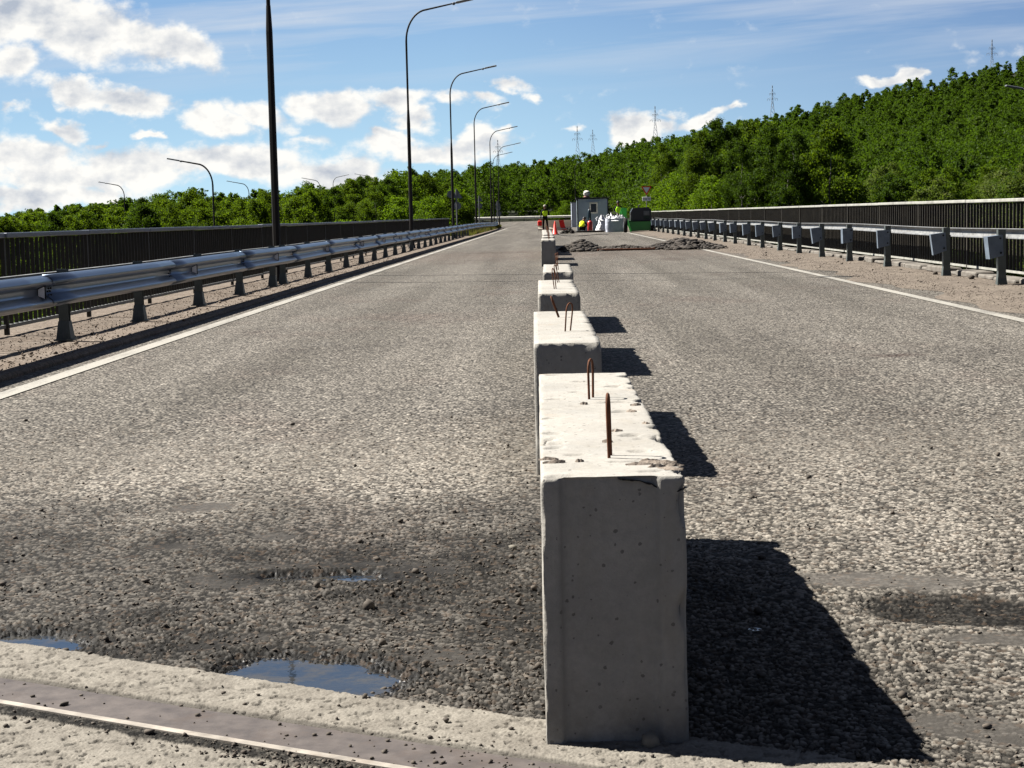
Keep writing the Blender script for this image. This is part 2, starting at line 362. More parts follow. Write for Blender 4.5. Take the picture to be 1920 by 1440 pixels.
def grit_mat(name, c1, c2, dark):
    m, t, b = mat(name); p = t.pos()
    n = t.noise(p, 1.1, 6, .7); c = t.mix(t.rng(n, .38, .62), (*c1, 1), (*c2, 1))
    v = t.vor(p, 45); g = t.sep(v.outputs['Color'])[1]
    k = t.rng(g, 0, 1, .6, 1.35); c = t.vm('MULTIPLY', c, t.xyz(k, k, k))
    sp = t.m('MULTIPLY', t.rng(t.noise(p, 14, 5, .8), .6, .7), .7); c = t.mix(sp, c, (*dark, 1))
    t.l.new(t.vm('MULTIPLY', c, (AK,)*3), b.inputs['Base Color']); b.inputs['Roughness'].default_value = .95; b.inputs['Specular IOR Level'].default_value = .08
    bn = t.add('ShaderNodeBump'); bn.inputs['Strength'].default_value = .8; bn.inputs['Distance'].default_value = .010
    t.l.new(t.m('ADD', t.m('MULTIPLY', v.outputs['Distance'], -.7), t.noise(p, 22, 6, .75)), bn.inputs['Height']); t.l.new(bn.outputs[0], b.inputs['Normal']); return m
def paint_line_mat():
    m, t, b = mat('worn_road_paint'); p = t.pos(); x, y, z = t.sep(p)
    n = t.noise(p, 26, 6, .8); big = t.noise(t.xyz(t.m('MULTIPLY', x, 3), t.m('MULTIPLY', y, .6), 0.0), 1.0, 4, .6)
    wear = t.rng(t.m('ADD', n, t.m('MULTIPLY', t.m('SUBTRACT', big, .5), .8)), .47, .62)
    c = t.mix(t.m('MULTIPLY', wear, .75), (.56, .53, .46, 1), (.25, .23, .20, 1))
    t.l.new(t.vm('MULTIPLY', c, (AK,)*3), b.inputs['Base Color']); b.inputs['Roughness'].default_value = .7
    bn = t.add('ShaderNodeBump'); bn.inputs['Strength'].default_value = .6; bn.inputs['Distance'].default_value = .004
    t.l.new(t.m('MULTIPLY', t.vor(p, 62).outputs['Distance'], -1.0), bn.inputs['Height']); t.l.new(bn.outputs[0], b.inputs['Normal']); return m
def leaf_mat(name, base, trans, dark):
    base, trans, dark = [tuple(AK*x for x in q) for q in (base, trans, dark)]
    m, t, b = mat(name); t.n.remove(b); out = t.n['Material Output']
    a = t.attr('tint'); r, g, bl = t.sep(a.outputs['Color']); rnd = t.add('ShaderNodeObjectInfo').outputs['Random']
    mixv = t.m('ADD', t.m('MULTIPLY', r, .6), t.m('MULTIPLY', rnd, .4), clamp=True)
    c = t.mix(mixv, (*dark, 1), (*base, 1)); ct = t.mix(mixv, tuple(x*.6 for x in trans)+(1,), (*trans, 1))
    c = t.mix(t.m('MULTIPLY', g, .6), c, (base[0]*1.6, base[1]*1.05, base[2]*.9, 1))
    d = t.add('ShaderNodeBsdfDiffuse'); t.l.new(c, d.inputs[0]); tr = t.add('ShaderNodeBsdfTranslucent'); t.l.new(ct, tr.inputs[0])
    gl = t.add('ShaderNodeBsdfGlossy'); gl.inputs['Roughness'].default_value = .6; gl.inputs[0].default_value = (.8, .85, .7, 1)
    m1 = t.add('ShaderNodeMixShader'); m1.inputs[0].default_value = .5; t.l.new(d.outputs[0], m1.inputs[1]); t.l.new(tr.outputs[0], m1.inputs[2])
    m2 = t.add('ShaderNodeMixShader'); m2.inputs[0].default_value = .006; t.l.new(m1.outputs[0], m2.inputs[1]); t.l.new(gl.outputs[0], m2.inputs[2])
    t.l.new(m2.outputs[0], out.inputs[0]); return m

A_FAR = asphalt_far(); A_NEAR = asphalt_near(); HEADER = header_mat(); BLOCK = concrete_block_mat(); LINE = paint_line_mat()
VERGE = grit_mat('brown_grit_verge', (.32, .27, .22), (.24, .20, .165), (.15, .125, .10))
WALK = grit_mat('dusty_walkway', (.28, .225, .18), (.34, .285, .235), (.14, .11, .09))
KERBM = simple('kerb_concrete', (.30, .275, .24), .9, var=.3, scale=5, bump=.004, dirt=(.14, .11, .09))
GALV = simple('galvanised_steel', (1.0, 1.12, 1.35), .30, .95, .07, 1.2)
def beam_mat():
    m, t, b = mat('galvanised_beam'); p = t.obj(); n = t.noise(t.vm('MULTIPLY', p, (2, .35, 2)), 1.6, 4, .6)
    c = t.mix(t.rng(n, .35, .65), (.24, .31, .42, 1), (.34, .42, .56, 1)); t.l.new(t.vm('MULTIPLY', c, (AK,)*3), b.inputs['Base Color'])
    b.inputs['Metallic'].default_value = .95; b.inputs['Roughness'].default_value = .30; b.inputs['Specular IOR Level'].default_value = .2; return m
GALV = beam_mat()
GALV_DULL = simple('dull_galvanised_steel', (.42, .43, .43), .55, .5, .2, 7, dirt=(.26, .24, .21))
RAILW = simple('weathered_white_rail', (.60, .60, .54), .6, .0, .15, 6, dirt=(.38, .37, .33))
BARS = simple('dark_brown_bars', (.085, .075, .058), .6, 0, .3, 5)
BLACKP = simple('black_brown_pole_paint', (.022, .017, .014), .6, 0, .3, 4)
RUST = simple('rusty_rebar', (.22, .085, .040), .85, 0, .45, 30, bump=.002)
STEEL = simple('rust_dusted_steel_plate', (.18, .155, .143), .6, .0, .25, 14, bump=.001, dirt=(.15, .115, .095))
BRIGHT = simple('polished_steel_edge', (.62, .56, .48), .5, .0, .35, 12, dirt=(.28, .21, .15))
WHITE_P = simple('white_paint', (2.1, 2.1, 2.1), .5, 0, .08, 9)
BACKGREY = simple('grey_sign_back', (.40, .44, .47), .5, .4, .12, 5)
RED_P = simple('red_paint', (1.9, .07, .05), .45, 0, .12, 9)
DARK = simple('dark_parts', (.018, .018, .02), .5, 0, .3, 9)
STONE = simple('loose_stone', (.17, .145, .12), .9, 0, .5, 40)
BARK = simple('birch_bark', (.30, .28, .25), .9, 0, .5, 6)
LEAF_A = leaf_mat('birch_leaves', (.145, .245, .020), (.27, .43, .014), (.05, .11, .010))
LEAF_B = leaf_mat('dark_leaves', (.085, .165, .016), (.15, .27, .012), (.03, .075, .008))
LEAF_C = leaf_mat('bright_bush_leaves', (.19, .33, .020), (.33, .56, .015), (.07, .15, .010))
LEAF_D = leaf_mat('silvery_leaves', (.30, .37, .10), (.28, .42, .04), (.09, .16, .025))
FLOOR = simple('forest_floor', (.022, .030, .010), .95, 0, .5, .2)
GRASSM = simple('rough_grass', (.12, .14, .03), .95, 0, .5, 1.2, dirt=(.20, .13, .07))

# ------------------------------------------------------------------ ground heights
def road_z(Y): return .25*sstep(150, 250, np.asarray(Y, dtype=float))
SK = np.array([(-600, 5), (0, 26), (100, 39), (200, 44), (300, 60), (370, 64), (450, 55), (540, 68), (600, 70), (700, 82), (760, 97), (850, 107), (1000, 122), (1100, 134),
               (1200, 155), (1300, 169), (1400, 190), (1500, 208), (1600, 232), (1700, 250), (1800, 271), (1920, 296), (2500, 330)], float)
TREE_H = 8.0
def terrain(X, Y):
    X = np.asarray(X, float); Y = np.asarray(Y, float)
    u = X/np.maximum(Y, 20.0); px = 1028+3218*u
    s = np.interp(px, SK[:, 0], SK[:, 1])
    Rr = np.interp(u, [-.33, -.12, 0, .1, .28], [260, 330, 380, 450, 540])
    zr = s/3218*Rr+1.1-TREE_H
    t = np.clip((Y-125)/(Rr-125), 0, 1.25); z0 = -5.0
    h = z0+(zr-z0)*np.minimum(t, 1)**1.25 - np.maximum(t-1, 0)*14
    # embankment that carries the road off the bridge
    dist = np.maximum(np.abs(X-0.8)-8.5, 0); k = sstep(84, 104, Y)*(1-sstep(0, 14, dist))*(1-sstep(256, 285, Y))
    h = h*(1-k)+(-.12+road_z(Y))*k
    # the side road that leaves to the left
    k2 = sstep(-75, -60, X)*(1-sstep(0, 6, X))*sstep(146, 158, Y)*(1-sstep(254, 275, Y))
    h = h*(1-k2)+(-.12+road_z(Y))*k2
    return h
def make_terrain():
    ys = np.concatenate([np.linspace(-40, 80, 25), np.linspace(84, 290, 80), np.linspace(296, 760, 80), np.linspace(900, 3800, 10)])
    us = np.linspace(-1, 1, 220)
    X = np.zeros((len(ys), len(us))); Y = np.zeros_like(X)
    for i, y in enumerate(ys):
        wdt = 80+max(y, 0)*.75; X[i] = us*wdt; Y[i] = y
    Z = terrain(X, Y); Z[Y < 84] = np.minimum(Z[Y < 84], -4.5)
    V = np.stack([X, Y, Z], -1).reshape(-1, 3); w = len(us); i, j = np.meshgrid(np.arange(len(ys)-1), np.arange(w-1), indexing='ij'); a = (i*w+j).ravel()
    F = np.stack([a, a+1, a+w+1, a+w], 1)
    o = link('ground', npmesh('ground', V, F, FLOOR, True)); tag(o, kind='structure')
make_terrain()

# ------------------------------------------------------------------ road surfaces
LX, RX = -3.93, 6.45     # kerb line on the left, edge of the verge on the right
UL, UR, Y0, Y1 = -.46, .42, 3.02, 9.4
def strip_sheet(name, x0, x1, y0, y1, z, m, n=60, mb=None):
    ys = np.linspace(y0, y1, n); V = []; F = []
    for y in ys:
        a = x0(y) if callable(x0) else x0; b = x1(y) if callable(x1) else x1
        zz = float(road_z(y))+z
        V += [(a, y, zz), (b, y, zz)]
    for i in range(n-1): F.append((2*i, 2*i+1, 2*i+3, 2*i+2))
    return link(name, npmesh(name, V, F, m))
# the joint runs across the carriageway slightly askew: far edge of the concrete header, plate, etc.
JX = lambda X, c: c-.537*X
def hash2(i, j, k):
    n = (i.astype(np.int64)*374761393+j.astype(np.int64)*668265263+k*144665) & 0x7fffffff
    n = ((n ^ (n >> 13))*1274126177) & 0x7fffffff; n = n ^ (n >> 16)
    return (n & 0xffff)/65535.0
def worley(X, Y, cell, seed):
    gx = X/cell; gy = Y/cell; ix = np.floor(gx).astype(int); iy = np.floor(gy).astype(int)
    f1 = np.full(X.shape, 9.); f2 = np.full(X.shape, 9.); idv = np.zeros(X.shape)
    for di in (-1, 0, 1):
        for dj in (-1, 0, 1):
            a, b = ix+di, iy+dj
            px = a+.15+.7*hash2(a, b, seed); py = b+.15+.7*hash2(a, b, seed+1)
            d = np.hypot(gx-px, gy-py); h = hash2(a, b, seed+2)
            nw = d < f1; ox = np.where(nw, gx-px, ox) if (di, dj) != (-1, -1) else gx-px; oy = np.where(nw, gy-py, oy) if (di, dj) != (-1, -1) else gy-py; f2 = np.where(nw, f1, np.minimum(f2, d)); idv = np.where(nw, h, idv); f1 = np.where(nw, d, f1)
    return f1, f2, idv, ox, oy
def vnoise(X, Y, s, seed):
    gx = X/s; gy = Y/s; ix = np.floor(gx).astype(int); iy = np.floor(gy).astype(int); fx = gx-ix; fy = gy-iy
    fx = fx*fx*(3-2*fx); fy = fy*fy*(3-2*fy)
    a = hash2(ix, iy, seed); b = hash2(ix+1, iy, seed); c = hash2(ix, iy+1, seed); d = hash2(ix+1, iy+1, seed)
    return (a*(1-fx)+b*fx)*(1-fy)+(c*(1-fx)+d*fx)*fy
def fbm(X, Y, s, seed, o=4):
    r = 0; a = 1; tt = 0
    for k in range(o): r = r+a*vnoise(X, Y, s/2**k, seed+11*k); tt += a; a *= .55
    return r/tt
def ell(X, Y, cx, cy, rx, ry, ang=0, wob=.25, seed=5):
    c, s = math.cos(ang), math.sin(ang); dx, dy = X-cx, Y-cy
    d = np.hypot((dx*c+dy*s)/rx, (-dx*s+dy*c)/ry)
    return d+wob*(fbm(X, Y, min(rx, ry)*.9, seed, 3)-.5)*2
POOLS = []   # (centre x, y, rx, ry, angle, depth)
def near_ground():
    rows = [Y0]
    while rows[-1] < Y1: rows.append(rows[-1]+.0034*(rows[-1]/4)**1.6)
    ys = np.array(rows); ys[-1] = Y1; us = np.linspace(UL, UR, 1180)
    U_, Y = np.meshgrid(us, ys); X = U_*Y
    jit = (fbm(X, Y, .012, 91, 1)-.5)*.003
    warp = (fbm(X, Y, .013, 3, 2)-.5)*.010
    f1, f2, cid, ox, oy = worley(X+warp, Y-warp, .0138, 10)
    g1, g2, gid, _a, _b = worley(X-warp, Y+warp, .0080, 40)
    big = sstep(.03, .24, f2-f1); small = sstep(.03, .30, g2-g1); ci = (cid*65535).astype(int); tl = (hash2(ci, ci*3+1, 7)-.5)*ox+(hash2(ci, ci*5+2, 8)-.5)*oy
    pres = (cid > .42)
    hst = np.where(pres, big*(.40+.55*cid+1.1*tl), small*.30)
    # regional controls
    pool1 = ell(X, Y, -.60, 4.10, .235, .165, -.50, .22, 5); pool2 = ell(X, Y, -1.40, 4.475, .14, .085, -.5, .2, 6)
    wet3 = ell(X, Y, -.70, 5.24, .25, .075, -.05, .35, 7); dry4 = ell(X, Y, 1.12, 4.62, .30, .20, -.3, .3, 8)
    wet5 = ell(X, Y, .36, 4.98, .16, .30, .2, .4, 9)
    dep = -.030*(1-sstep(.55, 1.5, pool1)) - .030*(1-sstep(.6, 1.6, pool2)) - .020*(1-sstep(.6, 1.25, wet3)) - .020*(1-sstep(.6, 1.15, dry4))
    gen = (fbm(X, Y, .55, 21, 4)-.5)*.018 + (fbm(X, Y, .12, 22, 3)-.5)*.008
    # smooth mortar patches round the holes
    smo = np.zeros_like(X)
    for (cx, cy, rx, ry, a) in ((-.98, 5.18, .17, .13, 0), (-.42, 5.25, .13, .13, 0), (-.70, 5.40, .33, .05, 0), (-.28, 4.22, .12, .09, -.4), (-.86, 4.42, .14, .06, .6),
                                (.98, 5.0, .28, .12, -.2), (1.22, 4.25, .28, .07, -.35), (.88, 3.55, .22, .10, -.5), (-1.35, 6.55, .13, .10, 0), (-.98, 5.9, .08, .07, 0), (-1.32, 5.75, .10, .05, 0)):
        smo = np.maximum(smo, 1-sstep(.7, 1.15, ell(X, Y, cx, cy, rx, ry, a, .35, int(cx*100) % 97)))
    ragged = fbm(X, Y, .5, 33, 4)
    frn = 1-sstep(5.0, 7.4, Y)               # rougher, plucked surface towards the camera
    amp = .0044+.0036*frn*sstep(.35, .65, ragged)+.001*((1-sstep(1.0, 1.9, pool1)))
    amp = amp*(1-.70*smo)*(1-sstep(7.6, 9.2, Y)*.999)
    dj = Y+.537*X                             # coordinate across the joint
    edge_n = (fbm(X, Y, .09, 51, 4)-.5)*.05
    far_edge = 3.655+.012*np.sin(X*3)+edge_n*.7
    hdr = 1-sstep(-.008, .008, dj-far_edge)   # 1 on the header side
    h = amp*hst + (dep+gen)*(1-sstep(8.2, 9.2, Y))
    hh = .004+(fbm(X, Y, .035, 61, 3)-.5)*.0028+(fbm(X, Y, .009, 62, 2)-.5)*.0022 + .0035*np.minimum(0, (small-.5))
    chip = sstep(.60, .66, fbm(X, Y, .022, 63, 3)); hh = hh-chip*.004
    slot = (1-sstep(.0, .006, dj-3.345))      # from the plate on: dropped, the plate sits above
    hh = np.where(dj < 3.385+edge_n*.4, hh-.004, hh)
    hh = np.where((dj < 3.36) & (dj > 3.16), -.028, hh)
    hh = np.where((dj <= 3.16) & (dj > 3.105+edge_n), +.001+small*.003, hh)
    h = h*(1-hdr)+hh*hdr
    blend = 1-sstep(9.1, 9.38, Y); h = h*blend; eu = np.minimum(sstep(0, .02, U_-UL), sstep(0, .02, UR-U_)); h = h*eu
    # colour of every stone
    val = np.where(pres, .42+1.65*hash2((cid*9999).astype(int), (cid*777).astype(int), 5), .16+.42*gid)
    crev = .10+.90*np.clip(np.where(pres, big, small*.9), 0, 1)
    k = val*crev
    darkz = np.clip((1-sstep(1.0, 1.75, pool1))*1.0+(1-sstep(1.0, 2.0, pool2))+(1-sstep(.9, 1.5, wet3))+1.0*(1-sstep(.75, 1.1, dry4))+.7*(1-sstep(.6, 1.3, wet5)), 0, 1)
    left = (1-sstep(5.5, 7.2, Y+.35*(ragged-.5)*4))*(1-sstep(.1, .5, X))
    darkr = .66*left*(.88+.40*sstep(.40, .62, fbm(X, Y, .45, 71, 4)))
    k = k*(1-.75*smo)+.75*smo*(.62+.3*fbm(X, Y, .02, 72, 3))
    k = k*(1-.84*darkz*(1-smo*.3))*(1-darkr)
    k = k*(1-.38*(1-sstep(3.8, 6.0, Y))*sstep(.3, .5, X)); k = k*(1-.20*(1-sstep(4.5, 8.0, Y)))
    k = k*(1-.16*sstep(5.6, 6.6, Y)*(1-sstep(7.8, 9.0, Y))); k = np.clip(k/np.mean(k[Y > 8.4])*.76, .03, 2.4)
    wet = np.clip((.3+.7*(hash2(ci, ci+5, 77) > .6))*((1-sstep(1.0, 1.45, pool1))+(1-sstep(1.0, 1.6, pool2))+(1-sstep(.9, 1.2, wet3))+.8*(1-sstep(.5, 1.0, wet5))), 0, 1)
    hk = (.78+.3*fbm(X, Y, .02, 73, 3))*(1-.25*chip); hk = np.where((dj <= 3.16) & (dj > 3.105+edge_n), k*.8, hk); hk = np.where((dj < 3.385+edge_n*.4) & (dj > 3.33), .45, hk)
    agg = np.stack([np.where(hdr > .5, hk, k), np.where(hdr > .5, 0, wet), np.clip(.55*left+smo*.8, 0, 1), np.ones_like(k)], -1)
    V = np.stack([X+jit, Y, h], -1).reshape(-1, 3); w = len(us)
    i, j = np.meshgrid(np.arange(len(ys)-1), np.arange(w-1), indexing='ij'); a = (i*w+j).ravel()
    F = np.stack([a, a+1, a+w+1, a+w], 1); isH = (hdr.ravel() > .5)[a]
    for nm, sel, m in (('road', ~isH, A_NEAR), ('concrete_strip', isH, HEADER)):
        f = F[sel]; uq, inv = np.unique(f.ravel(), return_inverse=True)
        me = npmesh(nm, V[uq], inv.reshape(-1, 4), m, True); fattr(me, 'agg', agg.reshape(-1, 4)[uq])
        tag(link(nm, me), kind='structure')
    return (ys, us, h)
GR = near_ground()
def near_z(x, y):
    ys, us, h = GR
    if y < ys[0] or y > ys[-1]: return float(road_z(y))
    i = min(np.searchsorted(ys, y), len(ys)-1); j = min(max(np.searchsorted(us, x/y), 0), len(us)-1); return float(h[i, j])
tag(strip_sheet('road', LX+.0, 5.2, Y1, 260, 0, A_FAR, 120), kind='structure')
def side_pieces():
    mb = MB()
    yl = LX/UL                                           # where the wedge meets the kerb line
    mb.add([(LX, -8, 0), (0, -8, 0), (0, Y0, 0), (UL*Y0, Y0, 0), (UL*yl, yl, 0), (LX, yl-.001, 0)], [(0, 1, 2, 3, 4)])
    mb.add([(5.2, -8, 0), (0, -8, 0), (0, Y0, 0), (UR*Y0, Y0, 0), (UR*Y1, Y1, 0), (5.2, Y1, 0)], [(0, 1, 2, 3, 4, 5)])
    tag(mb.build('road', A_FAR), kind='structure')
side_pieces()
# side road beyond, leaving to the left under the far guardrail
mb = MB(); ys = np.linspace(160, 252, 30)
for k in range(29):
    a, b = ys[k], ys[k+1]; za, zb = float(road_z(a))-.004, float(road_z(b))-.004
    xa = -4-min((a-160)*1.6, 55); xb = -4-min((b-160)*1.6, 55)
    mb.add([(xa, a, za), (LX+.01, a, za), (LX+.01, b, zb), (xb, b, zb)], [(0, 1, 2, 3)])
tag(mb.build('side_road', A_FAR), kind='structure')
# painted edge lines
tag(strip_sheet('edge_line', -3.675, -3.53, 3.1, 150, .006, LINE, 60), kind='structure')
tag(strip_sheet('edge_line', 4.40, 4.54, 4.0, 150, .006, LINE, 60), kind='structure')
# verge on the right, slightly lumpy
def verge():
    ys = np.concatenate([np.arange(9, 40, .12), np.arange(40, 190, 1.0)]); xs = np.linspace(0, 1, 26)
    n = fbm(np.repeat(ys[:, None], 26, 1)*.3, xs[None, :]*3+0*ys[:, None], .3, 5, 4)
    X = np.zeros((len(ys), 26)); Y = np.repeat(ys[:, None], 26, 1)
    for i, y in enumerate(ys):
        e = 4.78+.16*math.sin(y*.9)+.12*math.sin(y*2.3+1); X[i] = e+(RX+.25-e)*xs
    Z = road_z(Y)+.006+.03*sstep(0, .5, xs)[None, :]*(.4+n)+(fbm(X, Y, .15, 8, 3)-.5)*.02*sstep(0, .2, xs)[None, :]
    Z[:, 0] = road_z(ys)+.003
    V = np.stack([X, Y, Z], -1).reshape(-1, 3); w = 26; i, j = np.meshgrid(np.arange(len(ys)-1), np.arange(w-1), indexing='ij'); a = (i*w+j).ravel()
    tag(link('verge', npmesh('verge', V, np.stack([a, a+1, a+w+1, a+w], 1), VERGE, True)), kind='structure')
verge()
# walkway and kerb on the left
KZ = .04
def left_walk():
    ys = np.concatenate([np.arange(8, 40, .15), np.arange(40, 162, 1.0)]); xs = np.linspace(0, 1, 18)
    X = np.zeros((len(ys), 18)); Y = np.repeat(ys[:, None], 18, 1)
    for i, y in enumerate(ys):
        cut = max(0, (y-150)/10)**2*2.0; r = LX-.12-cut; X[i] = r+(-5.75-cut-r)*xs
    Z = road_z(Y)+KZ-.008+(fbm(X, Y, .25, 12, 4)-.5)*.02*sstep(0, .2, xs)[None, :]
    V = np.stack([X, Y, Z], -1).reshape(-1, 3); w = 18; i, j = np.meshgrid(np.arange(len(ys)-1), np.arange(w-1), indexing='ij'); a = (i*w+j).ravel()
    tag(link('pavement', npmesh('pavement', V, np.stack([a, a+w, a+w+1, a+1], 1), WALK, True)), kind='structure')
    mb = MB(); y = 8.0
    while y < 160:
        L = 3.0 if y < 60 else 6.0; dz = random.uniform(-.006, .006); cut = max(0, (y-150)/10)**2*2.0; cut2 = max(0, (y+L-150)/10)**2*2.0
        z = float(road_z(y)); a = LX+random.uniform(-.004, .004)
        mb.add([(a-cut, y, z-.05), (a-cut, y, z+KZ-.02+dz), (a-.02-cut, y, z+KZ+dz), (a-.14-cut, y, z+KZ+dz), (a-.14-cut, y, z-.05),
                (a-cut2, y+L-.008, z-.05), (a-cut2, y+L-.008, z+KZ-.02+dz), (a-.02-cut2, y+L-.008, z+KZ+dz), (a-.14-cut2, y+L-.008, z+KZ+dz), (a-.14-cut2, y+L-.008, z-.05)],
               [(0, 1, 2, 3, 4), (9, 8, 7, 6, 5), (0, 5, 6, 1), (1, 6, 7, 2), (2, 7, 8, 3), (3, 8, 9, 4)])
        y += L
    tag(mb.build('kerb', WALK), kind='structure')
left_walk()
# bridge deck under the road, out to the railings
mb = MB(); mb.box((.5, 42, -.65), (12.9, 110, 1.18)); tag(mb.build('bridge_deck', KERBM), kind='structure')
# broken edge slab under the right railing
def edge_slab():
    mb = MB(); y = 12
    while y < 106:
        L = random.uniform(.5, 1.3); w_ = random.uniform(.12, .2); hgt = random.uniform(.05, .11)
        rot = Matrix.Rotation(R_(random.uniform(-2, 2)), 3, 'Z') @ Matrix.Rotation(R_(random.uniform(-3, 3)), 3, 'Y')
        mb.box((6.42+random.uniform(-.03, .03), y+L/2, hgt/2+.02), (w_+.12, L-.04, hgt), rot, .02); y += L
    tag(mb.build('kerb', KERBM), kind='structure')
edge_slab()

# ------------------------------------------------------------------ expansion joint plate and puddles
def joint():
    root = empty('expansion_joint', (0, 3.3, 0), 'rusty steel expansion joint plate crossing the road in front of the nearest concrete block', 'expansion joint')
    def band(name, c0, c1, z0, z1, m, n=40, bend=0):
        b = MB(); xs = np.linspace(-2.6, 2.2, n)
        for k in range(n-1):
            P = []
            for x in (xs[k], xs[k+1]):
                w0 = .004*math.sin(x*2.2)
                P += [(x, c0-.537*x+w0-3.3, z0), (x, c1-.537*x+w0-3.3, z0), (x, c1-.537*x+w0-3.3, z1), (x, c0-.537*x+w0-3.3, z1)]
            b.add(P, [(3, 2, 6, 7), (0, 3, 7, 4), (1, 5, 6, 2)])
        return b.build(name, m, root)
    band('steel_plate', 3.184, 3.352, -.03, .003, STEEL)
    band('steel_edge', 3.156, 3.182, -.03, .007, BRIGHT)
joint()
def water_mat():
    m, t, b = mat('muddy_water'); p = t.pos()
    n = t.noise(p, 14, 4, .6)
    t.l.new(t.mix(t.rng(n, .45, .62), (.012, .018, .028, 1), (.030, .028, .024, 1)), b.inputs['Base Color'])
    b.inputs['Roughness'].default_value = .03; b.inputs['Specular IOR Level'].default_value = .22
    bn = t.add('ShaderNodeBump'); bn.inputs['Strength'].default_value = .15; bn.inputs['Distance'].default_value = .001
    t.l.new(t.noise(p, 30, 2, .5), bn.inputs['Height']); t.l.new(bn.outputs[0], b.inputs['Normal']); return m
WATER = water_mat()
def puddle(name, cx, cy, rx, ry, a, z, label):
    b = MB(); n = 40; vs = []
    for k in range(n):
        th = 2*math.pi*k/n; x, y = rx*math.cos(th), ry*math.sin(th); X = cx+x*math.cos(a)-y*math.sin(a); Y = cy+x*math.sin(a)+y*math.cos(a)
        vs.append((X, Y, z))
    b.add(vs, [tuple(range(n))]); tag(b.build(name, WATER, fix=False), kind='structure')
puddle('puddle', -.60, 4.10, .30, .20, -.5, -.0165, '')
puddle('puddle', -1.40, 4.475, .19, .12, -.5, -.0135, '')
puddle('puddle', .405, 5.66, .022, .05, .2, .0052, '')
puddle('puddle', .52, 4.43, .018, .018, .2, .0062, '')
puddle('puddle', -.70, 5.24, .24, .07, -.05, -.0145, '')

# ------------------------------------------------------------------ loose stones
def stones(name, pts, sizes, m, flat=.7, blocky=0):
    bm = bmesh.new(); bmesh.ops.create_icosphere(bm, subdivisions=1, radius=1); bv = np.array([v.co[:] for v in bm.verts]); bf = np.array([[v.index for v in f.verts] for f in bm.faces]); bm.free()
    if blocky: bv = bv/(np.abs(bv)**4).sum(1, keepdims=True)**.25*.9
    n = len(pts); S = np.asarray(sizes)[:, None, None]
    dist = 1+rng.uniform(-.32, .32, (n, len(bv), 1)); sc3 = rng.uniform(.6, 1.25, (n, 1, 3)); sc3[:, :, 2] *= flat
    ang = rng.uniform(0, 6.28, n); c, s = np.cos(ang), np.sin(ang)
    V = bv[None]*dist*sc3*S
    x = V[..., 0]*c[:, None]-V[..., 1]*s[:, None]; y = V[..., 0]*s[:, None]+V[..., 1]*c[:, None]
    V = np.stack([x, y, V[..., 2]], -1)+np.asarray(pts)[:, None, :]
    F = (bf[None]+(np.arange(n)*len(bv))[:, None, None]).reshape(-1, 3)
    return npmesh(name, V.reshape(-1, 3), F, m)
def loose():
    pts = []; sz = []
    tries = 0
    while len(pts) < 7000 and tries < 200000:
        tries += 1
        y = 3.2+6.5*random.random()**1.6; x = random.uniform(-.40, .33)*y
        dens = .10
        if x < 0: dens = .16+.84*math.exp(-((x+.22)/.38)**2)*(1 if y < 6.3 else .35)+.35*(y < 5.2)
        elif x > .3: dens = .10+.2*math.exp(-((x-.5)/.3)**2)
        dj = y+.537*x
        if dj < 3.66: dens *= .05 if (dj > 3.40 or dj < 3.0) else .14
        if 3.06 < dj < 3.17 and x > -1.25: dens = .25 if x < -.75 else 1.0
        if -.03 < x < .29 and 3.5 < y < 5.8: continue
        if math.hypot((x+.60)/.23, (y-4.1)/.15) < 1 or math.hypot((x+1.4)/.14, (y-4.475)/.09) < 1: continue
        if random.random() > dens: continue
        s = .0022+.0048*random.random()**2.2
        if random.random() < .012: s = random.uniform(.009, .015)
        z = near_z(x, y)
        if 3.184 < dj < 3.352: z = .003
        pts.append((x, y, z+s*.35)); sz.append(s)
    tag(link('loose_gravel', stones('loose_gravel', pts, sz, STONE)), 'loose dark gravel scattered over the road beside the nearest concrete block', 'gravel', kind='stuff')
loose()
def one_stone(px, py, r, label, m=STONE, z=0.0):
    g = ground_at(px, py, z); me = stones('stone', [(0, 0, r*.45)], [r], m, .75); o = link('stone', me); o.location = (g.x, g.y, near_z(g.x, g.y) if g.y < 9 else z); tag(o, label, 'stone')
one_stone(692, 1142, .024, 'dark lump of asphalt in front of the long wet pothole')
PALES = simple('pale_stone', (.36, .33, .27), .9, 0, .3, 20)
one_stone(962, 1031, .015, 'pale brown pebble left of the nearest concrete block', PALES)
one_stone(684, 1311, .009, 'small black stone on the pale strip below the larger puddle')
one_stone(836, 1357, .010, 'small black stone lying between the pale strip and the steel plate')
one_stone(1222, 1400, .022, 'flat grey stone at the foot of the nearest concrete block', PALES)
one_stone(40, 1308, .009, 'small black stone on the steel plate near the left edge of the photo')
one_stone(575, 1411, .016, 'dark stone against the bright steel edge')

